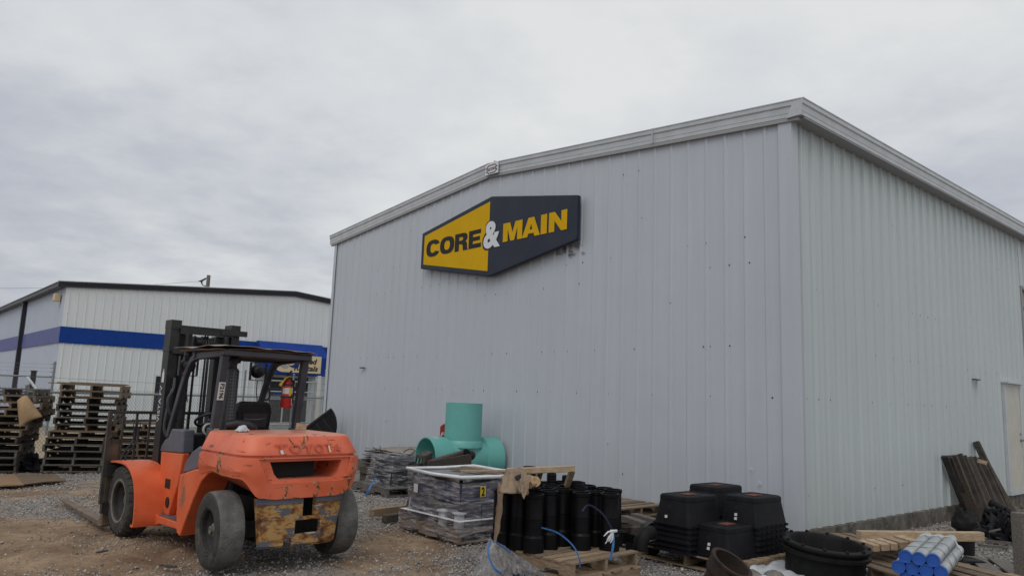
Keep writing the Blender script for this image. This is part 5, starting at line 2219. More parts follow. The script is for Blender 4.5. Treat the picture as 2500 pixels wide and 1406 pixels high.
ld = thing('wrapped_load', 'small dark load in milky stretch film on a grey pallet beside the cardboard', 'wrapped load', (pc.x, pc.y, .137), YAW)
mb = MB()
rn = random.Random(9)
mb.box((.1, 0, .18), (.66, .66, .36), Matrix.Rotation(.03, 3, 'Z'))
mb.box((.12, -.02, .38), (.54, .56, .1), Matrix.Rotation(.1, 3, 'Y'))
mb.build('goods', M_BLACKPLASTIC, ld, bevel=.05, seg=2)
wrapbox(-.33, .53, -.43, .43, -.06, .5, .05, 4.1, taper=.3).build('stretch_film', M_FILM, ld, smooth=60)
mb = MB()
mb.grid(10, 10, lambda u, v: V((.1 + (u - .5) * .68, (v - .5) * .7, .49 + .03 * noise.noise(V((u * 4, v * 4, 1))))))
mb.build('top_film', M_FILM, ld, smooth=60)
band([aty(918, 1165, 12.4), aty(908, 1180, 12.35), aty(900, 1195, 12.3), aty(893, 1211, 12.3)], .03, M_STRAP, 'frayed blue strap hanging off the small wrapped load', upv=(0, 1, 0))
# green tee
tc_ = aty(1128, 1115, 13.2)
tc_.z = .61
ax = WE.copy()
te = thing('pipe_tee', 'big sea green plastic pipe tee standing against the warehouse wall', 'pipe fitting', (tc_.x, tc_.y, 0), YAW - .1)
TM_ = lambda q: V((q.x, q.z, q.y + .61))
mb = MB()
mb.lathe([(.348, -.72), (.366, -.72), (.37, -.4), (.36, -.36), (.318, -.33), (.318, .33), (.36, .36), (.37, .4), (.366, .66), (.348, .66), (.34, .38), (.3, .3), (.3, -.3), (.345, -.38)], 48, TM_, closed=True)
mb.build('run_pipe', M_GREENPVC, te, smooth=35)
mb = MB()
mb.lathe([(.295, .0), (.318, .0), (.318, .945), (.295, .945)], 48, lambda q: V((q.x, q.y, q.z + .61)), closed=True)
mb.lathe([(.318, .315), (.34, .285), (.35, .2), (.318, .2)], 48, lambda q: V((q.x, q.y, q.z + .61)))
mb.build('riser_pipe', M_GREENPVC, te, smooth=35)
mb = MB()
for i in range(3):
    mb.lathe([(.373, -.64 + i * .03), (.373, -.625 + i * .03)], 60, TM_)
mb.f = [f for j, f in enumerate(mb.f) if len(f) == 4 and (j % 62) in (11, 12, 13)]
mb.m = [0] * len(mb.f)
mb.build('printed_mark', M_LABEL, te)
pallet('brown pallet under the green pipe tee', (tc_.x, tc_.y, 0), YAW, L=1.2, W=1.2, seed=14, wood=M_WOODDK)
pallet('brown pallet, upper of the two under the green pipe tee', (tc_.x, tc_.y, .136), YAW + .04, L=1.2, W=1.2, seed=15, wood=M_WOODDK)
# red sign behind the riser
q = aty(1074, 1060, 14.0)
rs = thing('fire_sign', 'red fire sign half hidden behind the green pipe tee', 'sign', (q.x, q.y, 0), 0)
RSM = lambda a, b, c: V((a, -c, b))
zz0, zz1 = aty(1074, 1083, 14.0).z, aty(1074, 1034, 14.0).z
mb = MB()
mb.prism([(0, zz0), (.36, zz0), (.36, zz1 - .05), (.3, zz1), (.06, zz1), (0, zz1 - .05)], RSM, 0, .012)
mb.build('sign_panel', M_SIGNRED, rs)
RL_ = lambda x, z, o_: V((x, -.0122 - o_, z))
lettering('lettering', 'FIRE', M_LABEL, rs, RL_, .008, .35, zz0 + .13, zz0 + .21, .01, .2, .003)
lettering('lettering', 'EXTG', M_LABEL, rs, RL_, -.0, .35, zz0 + .03, zz0 + .11, .01, 0, .003)
mb = MB()
mb.bb((.16, .002, 0), (.2, .03, zz1))
mb.build('post', M_STEELGREY, rs)

# the big film wrapped load with the yellow number
fc = at(1120, 1328)
pc = fc - WD * .6 + WE * .56
pallet('pallet under the big film wrapped load with the yellow number', (pc.x, pc.y, 0), YAW, L=1.24, W=1.16, seed=61, wood=M_WOODX)
ld = thing('wrapped_load', 'big square load wrapped in stretch film carrying a yellow number 2 label', 'wrapped load', (pc.x, pc.y, .137), YAW)
M_CONT = mk('carton_dark', (.025, .025, .04), (.06, .055, .06), scale=5, rough=.7, island=.5, c3=(.025, .03, .1), s3=3, t3=.6, w3=.05)
for ix in range(3):
    for iy in range(3):
        for iz in range(2):
            if ix == 1 and iy == 1:
                continue
            mb = MB()
            mb.box(((ix - 1) * .35, (iy - 1) * .33, .15 + iz * .25), (.33, .31, .235))
            mb.build('carton', M_CONT, ld, bevel=.012)
mb = MB()
for x, y in ((.47, -.47), (.2, -.5)):
    mb.lathe([(.06, .02), (.06, .17), (.085, .175), (.085, .19), (.03, .2)], 16, lambda q: V((x + q.x, y + q.y, q.z)))
mb.build('fitting', M_SHEET, ld, smooth=40)
wrapbox(-.56, .56, -.53, .53, .1, .6, .03, 1.3, n=20).build('stretch_film', M_FILM, ld, smooth=60)
wrapbox(-.625, .625, -.59, .59, -.12, .11, .02, 7.3, taper=-.0, n=20).build('stretch_film', M_FILM, ld, smooth=60)
mb = MB()
for sx_ in (-1, 1):
    mb.add([(-.625 * 1, sx_ * .59, .11), (.625, sx_ * .59, .11), (.56, sx_ * .53, .115), (-.56, sx_ * .53, .115)], [(0, 1, 2, 3)])
    mb.add([(sx_ * .625, -.59, .11), (sx_ * .625, .59, .11), (sx_ * .56, .53, .115), (sx_ * .56, -.53, .115)], [(0, 1, 2, 3)])
mb.build('film_shoulder', M_FILM2, ld)
mb = MB()
rim = [V((-.57, -.54, .6)), V((0, -.545, .585)), V((.57, -.54, .6)), V((.575, 0, .59)), V((.57, .54, .605)), V((0, .545, .59)), V((-.57, .54, .6)), V((-.575, 0, .59))]
mb.tube(rim, .022, 7, closed=True)
mb.build('film_rim', M_FILM2, ld, smooth=60)
mb = MB()
mb.box((0, 0, .565), (1.04, .98, .015))
mb.build('top_sheet', mk('grey_liner', (.14, .15, .16), (.2, .21, .22), scale=5, rough=.5), ld)
for z in (.34, .44):
    mb = MB()
    mb.bb((.1, -.512, z - .01), (.55, -.509, z + .01))
    mb.bb((.545, -.5, z - .012), (.548, .5, z + .012))
    mb.build('blue_wrap_band', mk('blue_band_film%d' % int(z * 100), (.03, .05, .16), rough=.4), ld)
MF = lambda a, b, c: V((.604 + c, a, b))
mb = MB()
mb.prism([(-.28, .37), (-.2, .37), (-.2, .495), (-.28, .495)], MF, 0, .004)
nl = mb.build('number_label', M_YELLOW, ld)
lettering('lettering', '2', M_PRINT, nl, lambda x, z, o_: MF(x, z, .0045 + o_), -.265, -.217, .382, .483, .03, depth=.003)
mb = MB()
mb.prism([(.12, .36), (.25, .36), (.25, .46), (.12, .46)], MF, 0, .004)
mb.build('paper_label', M_LABEL, ld)
mb = MB()
mb.prism([(-.34, .34), (-.26, .34), (-.26, .44), (-.34, .44)], lambda a, b, c: V((a, -.574 - c, b)), 0, .004)
mb.build('paper_label', M_LABEL, ld)
# slats on the load
WMt = Matrix.Translation(V((pc.x, pc.y, .137))) @ Matrix.Rotation(YAW, 4, 'Z')
for i, (a, b, wd_, mt, lab) in enumerate((((-.5, .3, .6), (.55, .38, .6), .09, M_WOODTAN, 'long tan slat lying across the back of the big wrapped load'),
                                          ((-.35, .0, .6), (.5, .12, .605), .08, M_WOODX, 'grey brown slat lying across the middle of the big wrapped load'),
                                          ((.1, -.2, .615), (.42, .42, .63), .07, M_WOODNEW, 'short pale slat lying crossways on top of the big wrapped load'))):
    mb = MB()
    mb.stick(WMt @ V(a), WMt @ V(b), wd_, .022)
    tag(mb.build('loose_board', mt), lab, 'slat', 'slats on the big wrapped load')
# dark beams lying from the load up over the tee mouth
mb = MB()
mb.stick(aty(1022, 1139, 10.6), aty(1132, 1106, 11.6), .09, .09)
tag(mb.build('timber_beam', M_WOODDK, bevel=.01), 'dark square beam slanting up in front of the green pipe mouth', 'beam')
mb = MB()
mb.stick(aty(1040, 1141, 10.5), aty(1149, 1121, 11.5), .03, .16)
tag(mb.build('timber_beam', M_WOODDK), 'dark brown plank slanting just below the square beam by the green pipe', 'plank')
mb = MB()
mb.tube([aty(1137, 1108, 11.5), aty(1150, 1111, 11.7)], .075, 14)
tag(mb.build('pipe_end', M_BLACKPVC, None, smooth=40), 'dark round pipe end resting at the top of the slanting beam', 'pipe')
# pallet leaning behind the load, seen on edge
q0, q1 = at(985, 1276), at(1000, 1268)
pl_ = pallet('dark pallet standing on edge against the far side of the big wrapped load', (0, 0, 0), 0, L=.85, W=.86, seed=33, wood=M_WOODDK, nb=6)
bx = -WD
ea = V((.02, 1, 0)).normalized()
M3 = Matrix((ea, V((0, 0, 1)), ea.cross(V((0, 0, 1))))).transposed()
M3 = Matrix.Rotation(rad(8), 3, ea) @ M3
pos = at(990, 1268) + V((.045, .42, .44))
pl_.matrix_world = Matrix.Translation(pos) @ M3.to_4x4()
for i, (a, b, ww, hh, mt, lab) in enumerate(((at(907, 1251, .06), at(992, 1240, .06), .09, .1, M_WOODTAN, 'tan square timber on the gravel beside the leaning pallet'),
                                             (at(938, 1266, .05), at(995, 1258, .05), .1, .1, M_WOODDK, 'dark square timber on the gravel in front of the tan one'))):
    mb = MB()
    mb.stick(a, b, ww, hh)
    tag(mb.build('timber', mt, bevel=.006), lab, 'timber')

# ------------------------------------------------------------------ black pipes on their pallets
PZ = .25
pl_, pf_, pr_ = at(1242, 1335, PZ), at(1390, 1370, PZ), at(1527, 1341, PZ)
pang = dirang(pl_, pf_)
pcx = (pl_ + pr_) / 2
pcx.z = 0
pallet('grey pallet at the very bottom of the black pipe cluster', pcx + V((.03, -.02, -.03)), pang + PI / 2, L=1.0, W=.92, seed=201, wood=M_WOODTAN, H=.14)
pallet('tan pallet carrying the cluster of upright black pipes', pcx + V((0, 0, .111)), pang, L=.96, W=.96, seed=202, wood=M_WOODTAN, H=.139, nb=8)
pipes = [(1229, 1334, 'leftmost of the front row on the tan pallet'), (1261, 1338, 'second from the left in the front row on the tan pallet'), (1300, 1346, 'nearest to the camera on the tan pallet'),
         (1338, 1338, 'just right of the nearest one on the tan pallet'), (1369, 1330, 'in the middle of the front row on the tan pallet'), (1418, 1340, 'right of the middle in the front row, with a cap above it'),
         (1452, 1330, 'second from the right in the front row on the tan pallet'), (1487, 1341, 'rightmost of the front row, beside the white plastic knot'),
         (1246, 1326, None), (1281, 1328, None), (1319, 1328, None), (1354, 1322, None), (1395, 1330, None), (1436, 1328, None), (1470, 1330, None),
         (1262, 1314, None), (1300, 1314, None), (1340, 1314, None), (1378, 1314, None), (1415, 1316, None), (1452, 1316, None),
         (1285, 1302, None), (1325, 1301, None), (1365, 1301, None), (1405, 1301, None)]
pp = []
for a, b, l_ in pipes:
    q = at(a, b, PZ)
    pp.append(q)
for _ in range(40):                               # keep neighbouring pipes from touching
    for i in range(len(pp)):
        for j in range(i):
            dv = pp[i] - pp[j]
            dv.z = 0
            if dv.length < .186:
                k_ = (.186 - dv.length) / 2
                u_ = dv.normalized()
                if i < 8 and j < 8:
                    pp[i] += u_ * k_
                    pp[j] -= u_ * k_
                else:
                    pp[i] += u_ * k_ * 2


def pipe_mesh(t, Lp=.535):
    mb = MB()
    mb.lathe([(.072, .0), (.098, .0), (.098, .135), (.095, .142), (.0855, .156), (.084, Lp * .56), (.086, Lp * .57), (.086, Lp * .585), (.084, Lp * .6), (.084, Lp - .04), (.09, Lp - .034), (.0915, Lp - .003), (.083, Lp), (.076, Lp - .002), (.073, .1)], 28, None, closed=True)
    return mb.build('barrel', M_BLACKPVC, t, smooth=18)


p0 = thing('black_pipe', 'upright black pipe, ' + pipes[0][2], 'pipe', pp[0], 0, 'black pipes standing on the tan pallet')
pipe_mesh(p0)
for i in range(1, len(pp)):
    c = copy_tree(p0)
    c.location = pp[i]
    c.scale = (1, 1, 1 + .02 * math.sin(i * 5))
    c.rotation_euler = (.01 * math.sin(i * 3), .01 * math.cos(i * 4), i)
    c['label'] = ('upright black pipe, ' + pipes[i][2]) if pipes[i][2] else 'upright black pipe in the back rows of the cluster, mostly hidden'
# sleeves and caps standing higher at the back
for i, (px, pt, pbm, r, Y, lab) in enumerate(((1347, 1154, 1186, .05, 8.3, 'ribbed black sleeve standing behind the pipes, left of the two under the wooden frame'), (1383, 1160, 1192, .047, 8.35, 'ribbed black sleeve standing behind the pipes next to the frame leg'),
                                              (1408, 1174, 1200, .062, 7.9, 'stepped black cap standing on top of the pipes below the frame end'), (1293, 1138, 1160, .07, 8.2, 'black ring standing behind the torn cardboard box'))):
    t_ = aty(px, pt, Y)
    mb = MB()
    prof = [(r * .8, 0)]
    h = t_.z - (.02 if i != 2 else .77)
    z0_ = .02 if i != 2 else .77
    prof = [(r * .85, 0), (r, 0), (r, h - .13)] if i != 2 else [(r * .85, 0), (r * 1.1, 0), (r * 1.1, .05), (r, .055)]
    k = 0
    while k < 4 and i != 2:
        zz = h - .12 + k * .028
        prof += [(r, zz), (r * 1.07, zz + .006), (r * 1.07, zz + .014), (r, zz + .02)]
        k += 1
    prof += [(r, h), (r * .85, h), (r * .82, h * .3 if i != 2 else .03)]
    mb.lathe(prof, 24, None, closed=True)
    tag(mb.build('pipe_sleeve', M_BLACKPVC, None, (t_.x, t_.y, z0_), smooth=35), lab, 'pipe fitting')
# torn cardboard box slumped over the pipes
def quadsheet(q00, q10, q11, q01, amp, seed, nx_=18, ny_=18, sag=0):
    mb = MB()

    def f(u, v):
        p_ = (q00 * (1 - u) + q10 * u) * (1 - v) + (q01 * (1 - u) + q11 * u) * v
        n3 = V((noise.noise(V((u * 2.6, v * 2.6, seed))), noise.noise(V((u * 2.6, v * 2.6, seed + 9))), noise.noise(V((u * 2.6, v * 2.6, seed + 5)))))
        n4 = V((noise.noise(V((u * 9, v * 9, seed))), noise.noise(V((u * 9, v * 9, seed + 9))), noise.noise(V((u * 9, v * 9, seed + 5)))))
        return p_ + n3 * amp + n4 * amp * .35 + V((0, 0, -sag * math.sin(u * PI) * math.sin(v * PI)))
    mb.grid(nx_, ny_, f)
    return mb


bx_ = thing('cardboard_box', 'torn tan cardboard box slumped over the left end of the black pipes', 'cardboard box', aty(1262, 1200, 6.95))
o_ = V(bx_.location)
Wp = lambda x, y, Y: aty(x, y, Y) - o_
quadsheet(Wp(1235, 1150, 7.35), Wp(1280, 1146, 7.45), Wp(1288, 1206, 6.9), Wp(1218, 1196, 6.85), .05, 3.3, sag=-.06).build('box_top', M_CARDDIRTY, bx_, smooth=60, solid=.006)
quadsheet(Wp(1270, 1150, 7.2), Wp(1292, 1160, 7.0), Wp(1281, 1216, 6.72), Wp(1264, 1196, 6.78), .025, 6.1).build('torn_flap', M_CARDDIRTY, bx_, smooth=60, solid=.006)
quadsheet(Wp(1284, 1152, 7.5), Wp(1318, 1168, 7.5), Wp(1320, 1184, 7.3), Wp(1284, 1190, 7.1), .03, 1.7).build('inner_flap', M_CARD, bx_, smooth=60, solid=.006)
quadsheet(Wp(1230, 1172, 7.1), Wp(1214, 1184, 7.15), Wp(1201, 1345, 7.3), Wp(1212, 1330, 7.1), .03, 8.4, nx_=12, ny_=22).build('side_panel', M_CARDDIRTY, bx_, smooth=60, solid=.006)
mb = MB()
mb.add([Wp(1256, 1160, 7.0) + V((0, -.1, 0)), Wp(1271, 1153, 7.0) + V((0, -.1, 0)), Wp(1272, 1162, 7.0) + V((0, -.12, 0)), Wp(1264, 1170, 7.0) + V((0, -.12, 0)), Wp(1258, 1168, 7.0) + V((0, -.12, 0))], [(0, 1, 2, 3, 4)])
mb.build('hole_shade_patch', M_DARK, bx_)  # flat near-black patch painted for the shade inside the tear
mb = MB()
for i, x in enumerate((1290, 1296, 1301)):
    mb.tube([Wp(x - 6, 1188 - i * 3, 6.95), Wp(x + 6, 1186 - i * 3, 7.0)], .022, 8)
mb.build('paper_roll', M_CARD, bx_, smooth=60)
# wooden frame lying over the back
fr = thing('crate_skid', 'open wooden frame of new boards lying over the back of the black pipes', 'wooden frame', aty(1320, 1145, 7.8))
o_ = V(fr.location)
mb = MB()
mb.stick(aty(1238, 1150, 7.6) - o_, aty(1402, 1143, 7.75) - o_, .05, .06)
mb.build('rail', M_WOODNEW, fr, bevel=.004)
for a, b in (((1320, 1147, 7.72), (1308, 1186, 8.05)), ((1397, 1148, 7.78), (1384, 1186, 7.9)), ((1241, 1152, 7.6), (1232, 1172, 8.2))):
    mb = MB()
    mb.stick(aty(*a) - o_, aty(*b) - o_, .055, .05)
    mb.build('cross_piece', M_WOODTAN, fr, bevel=.004)
# straps
band([aty(1322, 1287, 6.86), aty(1362, 1300, 6.7), aty(1398, 1330, 6.62), aty(1414, 1362, 6.58), aty(1416, 1384, 6.6)], .013, M_STRAP, 'bright blue strap arching from the nearest pipe down to the pallet edge', upv=(.3, 1, .1))
band([aty(1199, 1318, 6.8), aty(1222, 1331, 6.75), aty(1247, 1349, 6.72)], .017, M_STRAP, 'blue strap across the left end of the pipe pallet above the plastic', upv=(.3, 1, .3))
band([at(1240, 1409, .12), at(1300, 1398, .14), at(1364, 1384, .2)], .016, M_STRAP, 'blue strap pulled taut across the front of the pipe pallet', upv=(0, .3, 1))
band([at(1104, 1368, .006), at(1130, 1363, .012), at(1162, 1357, .01)], .02, M_STRAP, 'blue strap end lying on the dirt left of the clear plastic', upv=(0, .3, 1))
band([aty(1421, 1247, 6.95), aty(1438, 1232, 6.95), aty(1470, 1252, 6.9), aty(1492, 1286, 6.88), aty(1497, 1300, 6.9)], .014, mk('navy_strap', (.012, .016, .05), rough=.4), 'dark navy strap arching to the white plastic knot', upv=(.3, 1, .1))
band([aty(1497, 1300, 6.86), aty(1497, 1330, 6.82), aty(1490, 1366, 6.8)], .02, M_STRAP, 'blue strap hanging from the white plastic knot to the pallet', upv=(0, 1, 0))
mb = MB()
for i in range(5):
    a = i * 1.3
    st_ = aty(1496, 1298, 6.84)
    e_ = aty(1474 + 4 * i, 1308 + 19 * abs(math.sin(a)), 6.8)
    mb.tube([st_, st_.lerp(e_, .5) + V((.01 * math.sin(i * 2), 0, .02 * math.cos(i))), e_], [.012, .009, .004], 5)
mb.tube([aty(1490, 1297, 6.84), aty(1507, 1295, 6.84)], [.018, .012], 7)
tag(mb.build('plastic_knot', M_SHEET, None, smooth=70), 'knotted twist of white plastic tied to the rightmost black pipe', 'plastic film')
# clear plastic heap in front
mb = MB()
A0, A1, A2, A3 = aty(1196, 1316, 6.8), aty(1222, 1336, 6.8), at(1345, 1425, 0.02), at(1150, 1425, .02)


def cp(u, v):
    p_ = (A0 * (1 - u) + A1 * u) * (1 - v) + (A3 * (1 - u) + A2 * u) * v
    k_ = .3 + .7 * v
    f1 = noise.noise(V((u * 8 + v * .8, v * .9, 3.3)))
    f2 = noise.noise(V((u * 19 - v * 2, v * 2.2, 7.1)))
    f3 = noise.noise(V((u * 40 + v * 6, v * 9, 1.1)))
    rdg = (1 - abs(f1) * 2) * .07 + (1 - abs(f2) * 2) * .035 + f3 * .012
    return p_ + V((.05 * k_ * noise.noise(V((u * 6, v * 4, 1))), -rdg * 1.1 * k_ - .06 * math.sin(v * PI) * math.sin(u * PI), rdg * k_ + .08 * math.sin(v * PI * .9) * math.sin(u * PI)))


mb.grid(90, 60, cp)
tag(mb.build('plastic_heap', M_FILM3, None, smooth=40), 'crumpled clear plastic heap in front of the pipe pallet', 'plastic film')
band([aty(1196, 1322, 6.6), aty(1192, 1350, 6.5), aty(1206, 1385, 6.35), aty(1225, 1400, 6.3)], .02, M_STRAP, 'pale blue strap caught inside the clear plastic heap', upv=(.2, 1, .2))

# pallets and pipe scraps behind, by the wall
q = at(1512, 1290)
pc = q + V((-.05, .45, 0))
pallet('old pallet below the brown one behind the pipe cluster', (pc.x, pc.y, 0), YAW + .1, L=1.0, W=1.0, seed=301, wood=M_WOODX)
pallet('brown pallet with open deck, upper one behind the pipe cluster', (pc.x + .02, pc.y, .15), YAW + .02, L=1.02, W=1.0, seed=302, wood=M_WOODX)
for i, (a, b, w2, h2, mt, lab) in enumerate((((1522, 1264, 9.2, .0), (1598, 1290, 8.55, 0), .1, .07, M_WOODGREY, 'grey board slanting down to the half pipe by the wall'),
                                             ((1548, 1258, 9.4, 0), (1612, 1276, 9.0, 0), .1, .06, M_WOODGREY, 'second grey board just behind the slanting one by the wall'),
                                             ((1510, 1284, 9.0, 0), (1560, 1296, 8.6, 0), .12, .08, M_WOODDK, 'dark board lying under the rusty flange'))):
    mb = MB()
    mb.stick(aty(*a[:3]), aty(*b[:3]), w2, h2)
    tag(mb.build('loose_board', mt), lab, 'board')


def shell_pipe(name, label, cat, a, b, r, mat, th=.02, flange=0, n=28, bulge=None):
    a, b = V(a), V(b)
    d_ = b - a
    L = d_.length
    Mq = d_.to_track_quat('Z', 'Y').to_matrix()
    f_ = lambda q: a + Mq @ q
    prof = [(r - th, L * .02), (r - th, 0), (r + flange, 0), (r + flange, .02), (r, .022)]
    if bulge:
        prof += [(r, L * .5), (r * bulge, L * .55), (r * bulge, L * .75)]
    else:
        prof += [(r, L - .022)]
    rr_ = r * (bulge or 1)
    prof += [(rr_ + (flange if not bulge else 0), L - .02), (rr_ + (flange if not bulge else 0), L), (rr_ - th, L), (r - th, L * .6)]
    mb = MB()
    mb.lathe(prof, n, f_, closed=True)
    return tag(mb.build(name, mat, None, smooth=38), label, cat)


shell_pipe('pipe_section', 'short wide black pipe section lying with its mouth toward the meter boxes', 'pipe', aty(1602, 1302, 8.35), aty(1577, 1298, 8.9), .12, M_BLACKPVC, .012)
q = at(1536, 1336, .0)
mb = MB()
mb.lathe([(.1, 0), (.135, 0), (.135, .1), (.125, .12), (.125, .13), (.137, .135), (.137, .15), (.11, .155), (.11, .2), (.118, .205), (.118, .215), (.1, .215), (.095, .03)], 30, None, closed=True)
tag(mb.build('pipe_coupling', M_IRON, None, (q.x, q.y + .1, .04), smooth=35), 'black stepped pipe coupling standing between the pipe cluster and the elbow', 'pipe fitting')
q = aty(1576, 1318, 8.05)
mb = MB()
mb.tube([q + V((-.06, -.02, -.1)), q + V((-.05, -.02, .0)), q + V((0, 0, .06)), q + V((.08, .06, .07))], [.075, .075, .073, .07], 18)
tag(mb.build('pipe_elbow', M_IRON, None, smooth=45), 'dull black pipe elbow resting beside the half pipe', 'pipe fitting')
q = aty(1522, 1284, 8.75)
mb = MB()
mb.lathe([(.09, -.02), (.13, -.02), (.13, .01), (.1, .015), (.095, .03), (.07, .03)], 26, None, closed=True)
tag(mb.build('pipe_flange', M_RUST, None, q, smooth=35), 'flat rusty flange lying on the dark boards', 'flange')
q = at(1572, 1352, .0)
mb = MB()
mb.prism([(-.17, .0), (.17, .0), (.17, .1), (.14, .115), (-.14, .115), (-.17, .1)], lambda a, b, c: V((a, c, b)), -.11, .11)
tag(mb.build('valve_box', M_IRON, None, (q.x, q.y + .08, 0), -.5, bevel=.012), 'low dark cast box on the gravel left of the meter boxes', 'box')

# ------------------------------------------------------------------ meter boxes
MA = YAW
b0 = at(1612, 1352, .02)
mcx = V((2.36, 8.55, 0))
pm_ = pallet('pallet under the stacked black meter boxes', (mcx.x + .03, mcx.y - .02, 0), YAW + PI / 2, L=1.3, W=1.25, seed=401, wood=M_WOODTAN, nb=8)


def meterbox(label, c, group):
    t = thing('meter_box', label, 'meter box', c, MA, group)
    W1, L1, W0, L0, h = .37, .51, .45, .6, .305

    def ring(w_, l_, z, r=.04, n=5):
        pts = []
        for cx, cy, a0 in ((w_ / 2 - r, l_ / 2 - r, 0), (-w_ / 2 + r, l_ / 2 - r, 90), (-w_ / 2 + r, -l_ / 2 + r, 180), (w_ / 2 - r, -l_ / 2 + r, 270)):
            for i in range(n):
                a = rad(a0 + 90 * i / (n - 1))
                pts.append((cx + r * math.cos(a), cy + r * math.sin(a), z))
        return pts
    mb = MB()
    rs_ = [ring(W0 + .035, L0 + .035, 0), ring(W0 + .035, L0 + .035, .018), ring(W0, L0, .02), ring(W1 + .012, L1 + .012, h - .055), ring(W1 + .02, L1 + .02, h - .05), ring(W1 + .012, L1 + .012, h - .012), ring(W1 - .01, L1 - .01, h), ring(W1 - .04, L1 - .04, h + .001), ring(W1 - .045, L1 - .045, h - .004)]
    n_ = len(rs_[0])
    vs = [p for r_ in rs_ for p in r_]
    fs = [(i * n_ + j, i * n_ + (j + 1) % n_, (i + 1) * n_ + (j + 1) % n_, (i + 1) * n_ + j) for i in range(len(rs_) - 1) for j in range(n_)]
    fs.append([(len(rs_) - 1) * n_ + j for j in range(n_)])
    mb.add(vs, fs)
    for i in range(6):                            # lugs along one long rim
        mb.box((W0 / 2 + .022, -.23 + i * .092, .014), (.018, .03, .024))
        mb.box((-W0 / 2 - .022, -.23 + i * .092, .014), (.018, .03, .024))
    mb.build('shell', M_METERBOX, t, smooth=30)
    return t


def stack(cx, cy, z0, count, dz, where, first=None):
    names = {1: ['single']}
    last = None
    for i in range(count):
        top_ = i == count - 1
        wh2 = 'topmost' if top_ else ('bottom' if i == 0 else ORD[i])
        lab = 'black meter box, %s in the stack %s' % (wh2, where)
        c = V((cx + .004 * math.sin(i * 2.3), cy + .004 * math.cos(i * 1.7), z0 + i * dz))
        if first is None:
            first = meterbox(lab, c, 'nested black meter boxes')
        else:
            o = copy_tree(first)
            o.location = c
            o['label'] = lab
        last = c
    return first, last


STK = [(1.985, 8.33, .137, 6, .054, 'at the left'), (2.72, 8.42, .137, 6, .055, 'at the right'), (2.44, 8.93, .137, 7, .053, 'at the back by the wall'), (2.325, 8.1, .1, 2, .045, 'nearest the camera')]
f_ = None
for cx, cy, z0, cnt, dz, wh_ in STK:
    f_, lc = stack(cx, cy, z0, cnt, dz, wh_, f_)
    t = [o for o in COL.objects if o.get('label', '').startswith('black meter box, topmost') and o['label'].endswith(wh_)][0]
    mb = MB()
    mb.box((0, 0, .3055), (.12, .17, .004))
    mb.build('rusty_lid', M_RUSTLID, t)
    Ms = lambda a, b, c: V((a, -(.3 - (b - .02) / .305 * .045) - .012 - c, b))
    for dx_, dz_ in (((-.08, .07),) if 'left' in wh_ else ((-.05, .1), (-.05, .06)) if 'right' in wh_ else ((-.03, .11), (-.035, .07)) if 'camera' in wh_ else ()):
        mb = MB()
        mb.prism([(dx_, dz_), (dx_ + .03, dz_), (dx_ + .03, dz_ + .027), (dx_, dz_ + .027)], lambda a, b, c: V((-.215 - c + (b) * .13 if False else a, -.3 + b * .15 - .008 - c, b)), 0, .006)
        mb.build('paper_tag', M_LABEL, t)

# ------------------------------------------------------------------ foreground fittings at the right
q = aty(2010, 1345, 7.85)
cp_ = thing('pipe_ring', 'big round black cast coupling with bolted flange standing on white plastic', 'pipe fitting', (q.x, q.y, 0))
mb = MB()
mb.lathe([(.33, 0), (.37, 0), (.37, .02), (.375, .2), (.38, .235), (.41, .24), (.418, .25), (.418, .275), (.4, .285), (.385, .29), (.385, .305), (.41, .31), (.418, .32), (.418, .34), (.4, .352), (.36, .35), (.345, .32), (.34, .1)], 64, None, closed=True)
mb.build('body', M_IRON, cp_, smooth=35)
for i in range(12):
    a = 2 * PI * i / 12 + .1
    mb = MB()
    x, y = .395 * math.cos(a), .395 * math.sin(a)
    mb.lathe([(.018, .35), (.018, .366), (.01, .37)], 6, lambda q: V((x + q.x, y + q.y, q.z)))
    mb.build('bolt', M_IRON, cp_)
cp_.rotation_euler = (rad(4.5), rad(3), 0)
A0, A1, A2, A3 = at(1850, 1376, .06), at(2115, 1372, .03), at(2125, 1430, .0), at(1800, 1430, .02)
mb = MB()
mb.grid(40, 16, lambda u, v: (A0 * (1 - u) + A1 * u) * (1 - v) + (A3 * (1 - u) + A2 * u) * v + V((0, 0, .025 + .06 * abs(noise.noise(V((u * 6, v * 4, 2)))) + .03 * noise.noise(V((u * 14, v * 9, 5))))))
tag(mb.build('plastic_sheet', M_SHEET, None, smooth=70), 'crumpled white plastic sheet spread under the big black coupling', 'plastic sheet')
# rusty bell pipe
a = at(1775, 1440, .0)
mb = MB()
ba, bb_ = aty(1762, 1425, 7.0), aty(1790, 1368, 6.85)
shell_pipe('rusty_pipe', 'tilted rusty pipe socket with open mouth in the foreground', 'pipe', aty(1788, 1372, 6.95), aty(1752, 1430, 7.04), .185, M_RUST, .02, .012, bulge=.8)
for i, (px, py, Y, s_) in enumerate(((1838, 1362, 7.5, .11), (1885, 1366, 7.55, .1), (1828, 1385, 7.2, .08))):
    q = aty(px, py, Y)
    mb = MB()
    mb.grid(14, 8, lambda u, v: V((s_ * math.cos(u * 2 * PI) * math.sin(v * PI), .8 * s_ * math.sin(u * 2 * PI) * math.sin(v * PI), .6 * s_ * math.cos(v * PI))) * (1 + .35 * noise.noise(V((math.cos(u * 2 * PI) * 1.5 + i * 4, math.sin(u * 2 * PI) * 1.5, v * 2.5)))))
    tag(mb.build('rubble_stone', M_STONE, None, (q.x, q.y, .05), smooth=30), ['grey rubble lump just right of the rusty pipe mouth', 'grey rubble lump at the edge of the white plastic sheet', 'smaller rubble lump behind the rusty pipe rim'][i], 'stone')
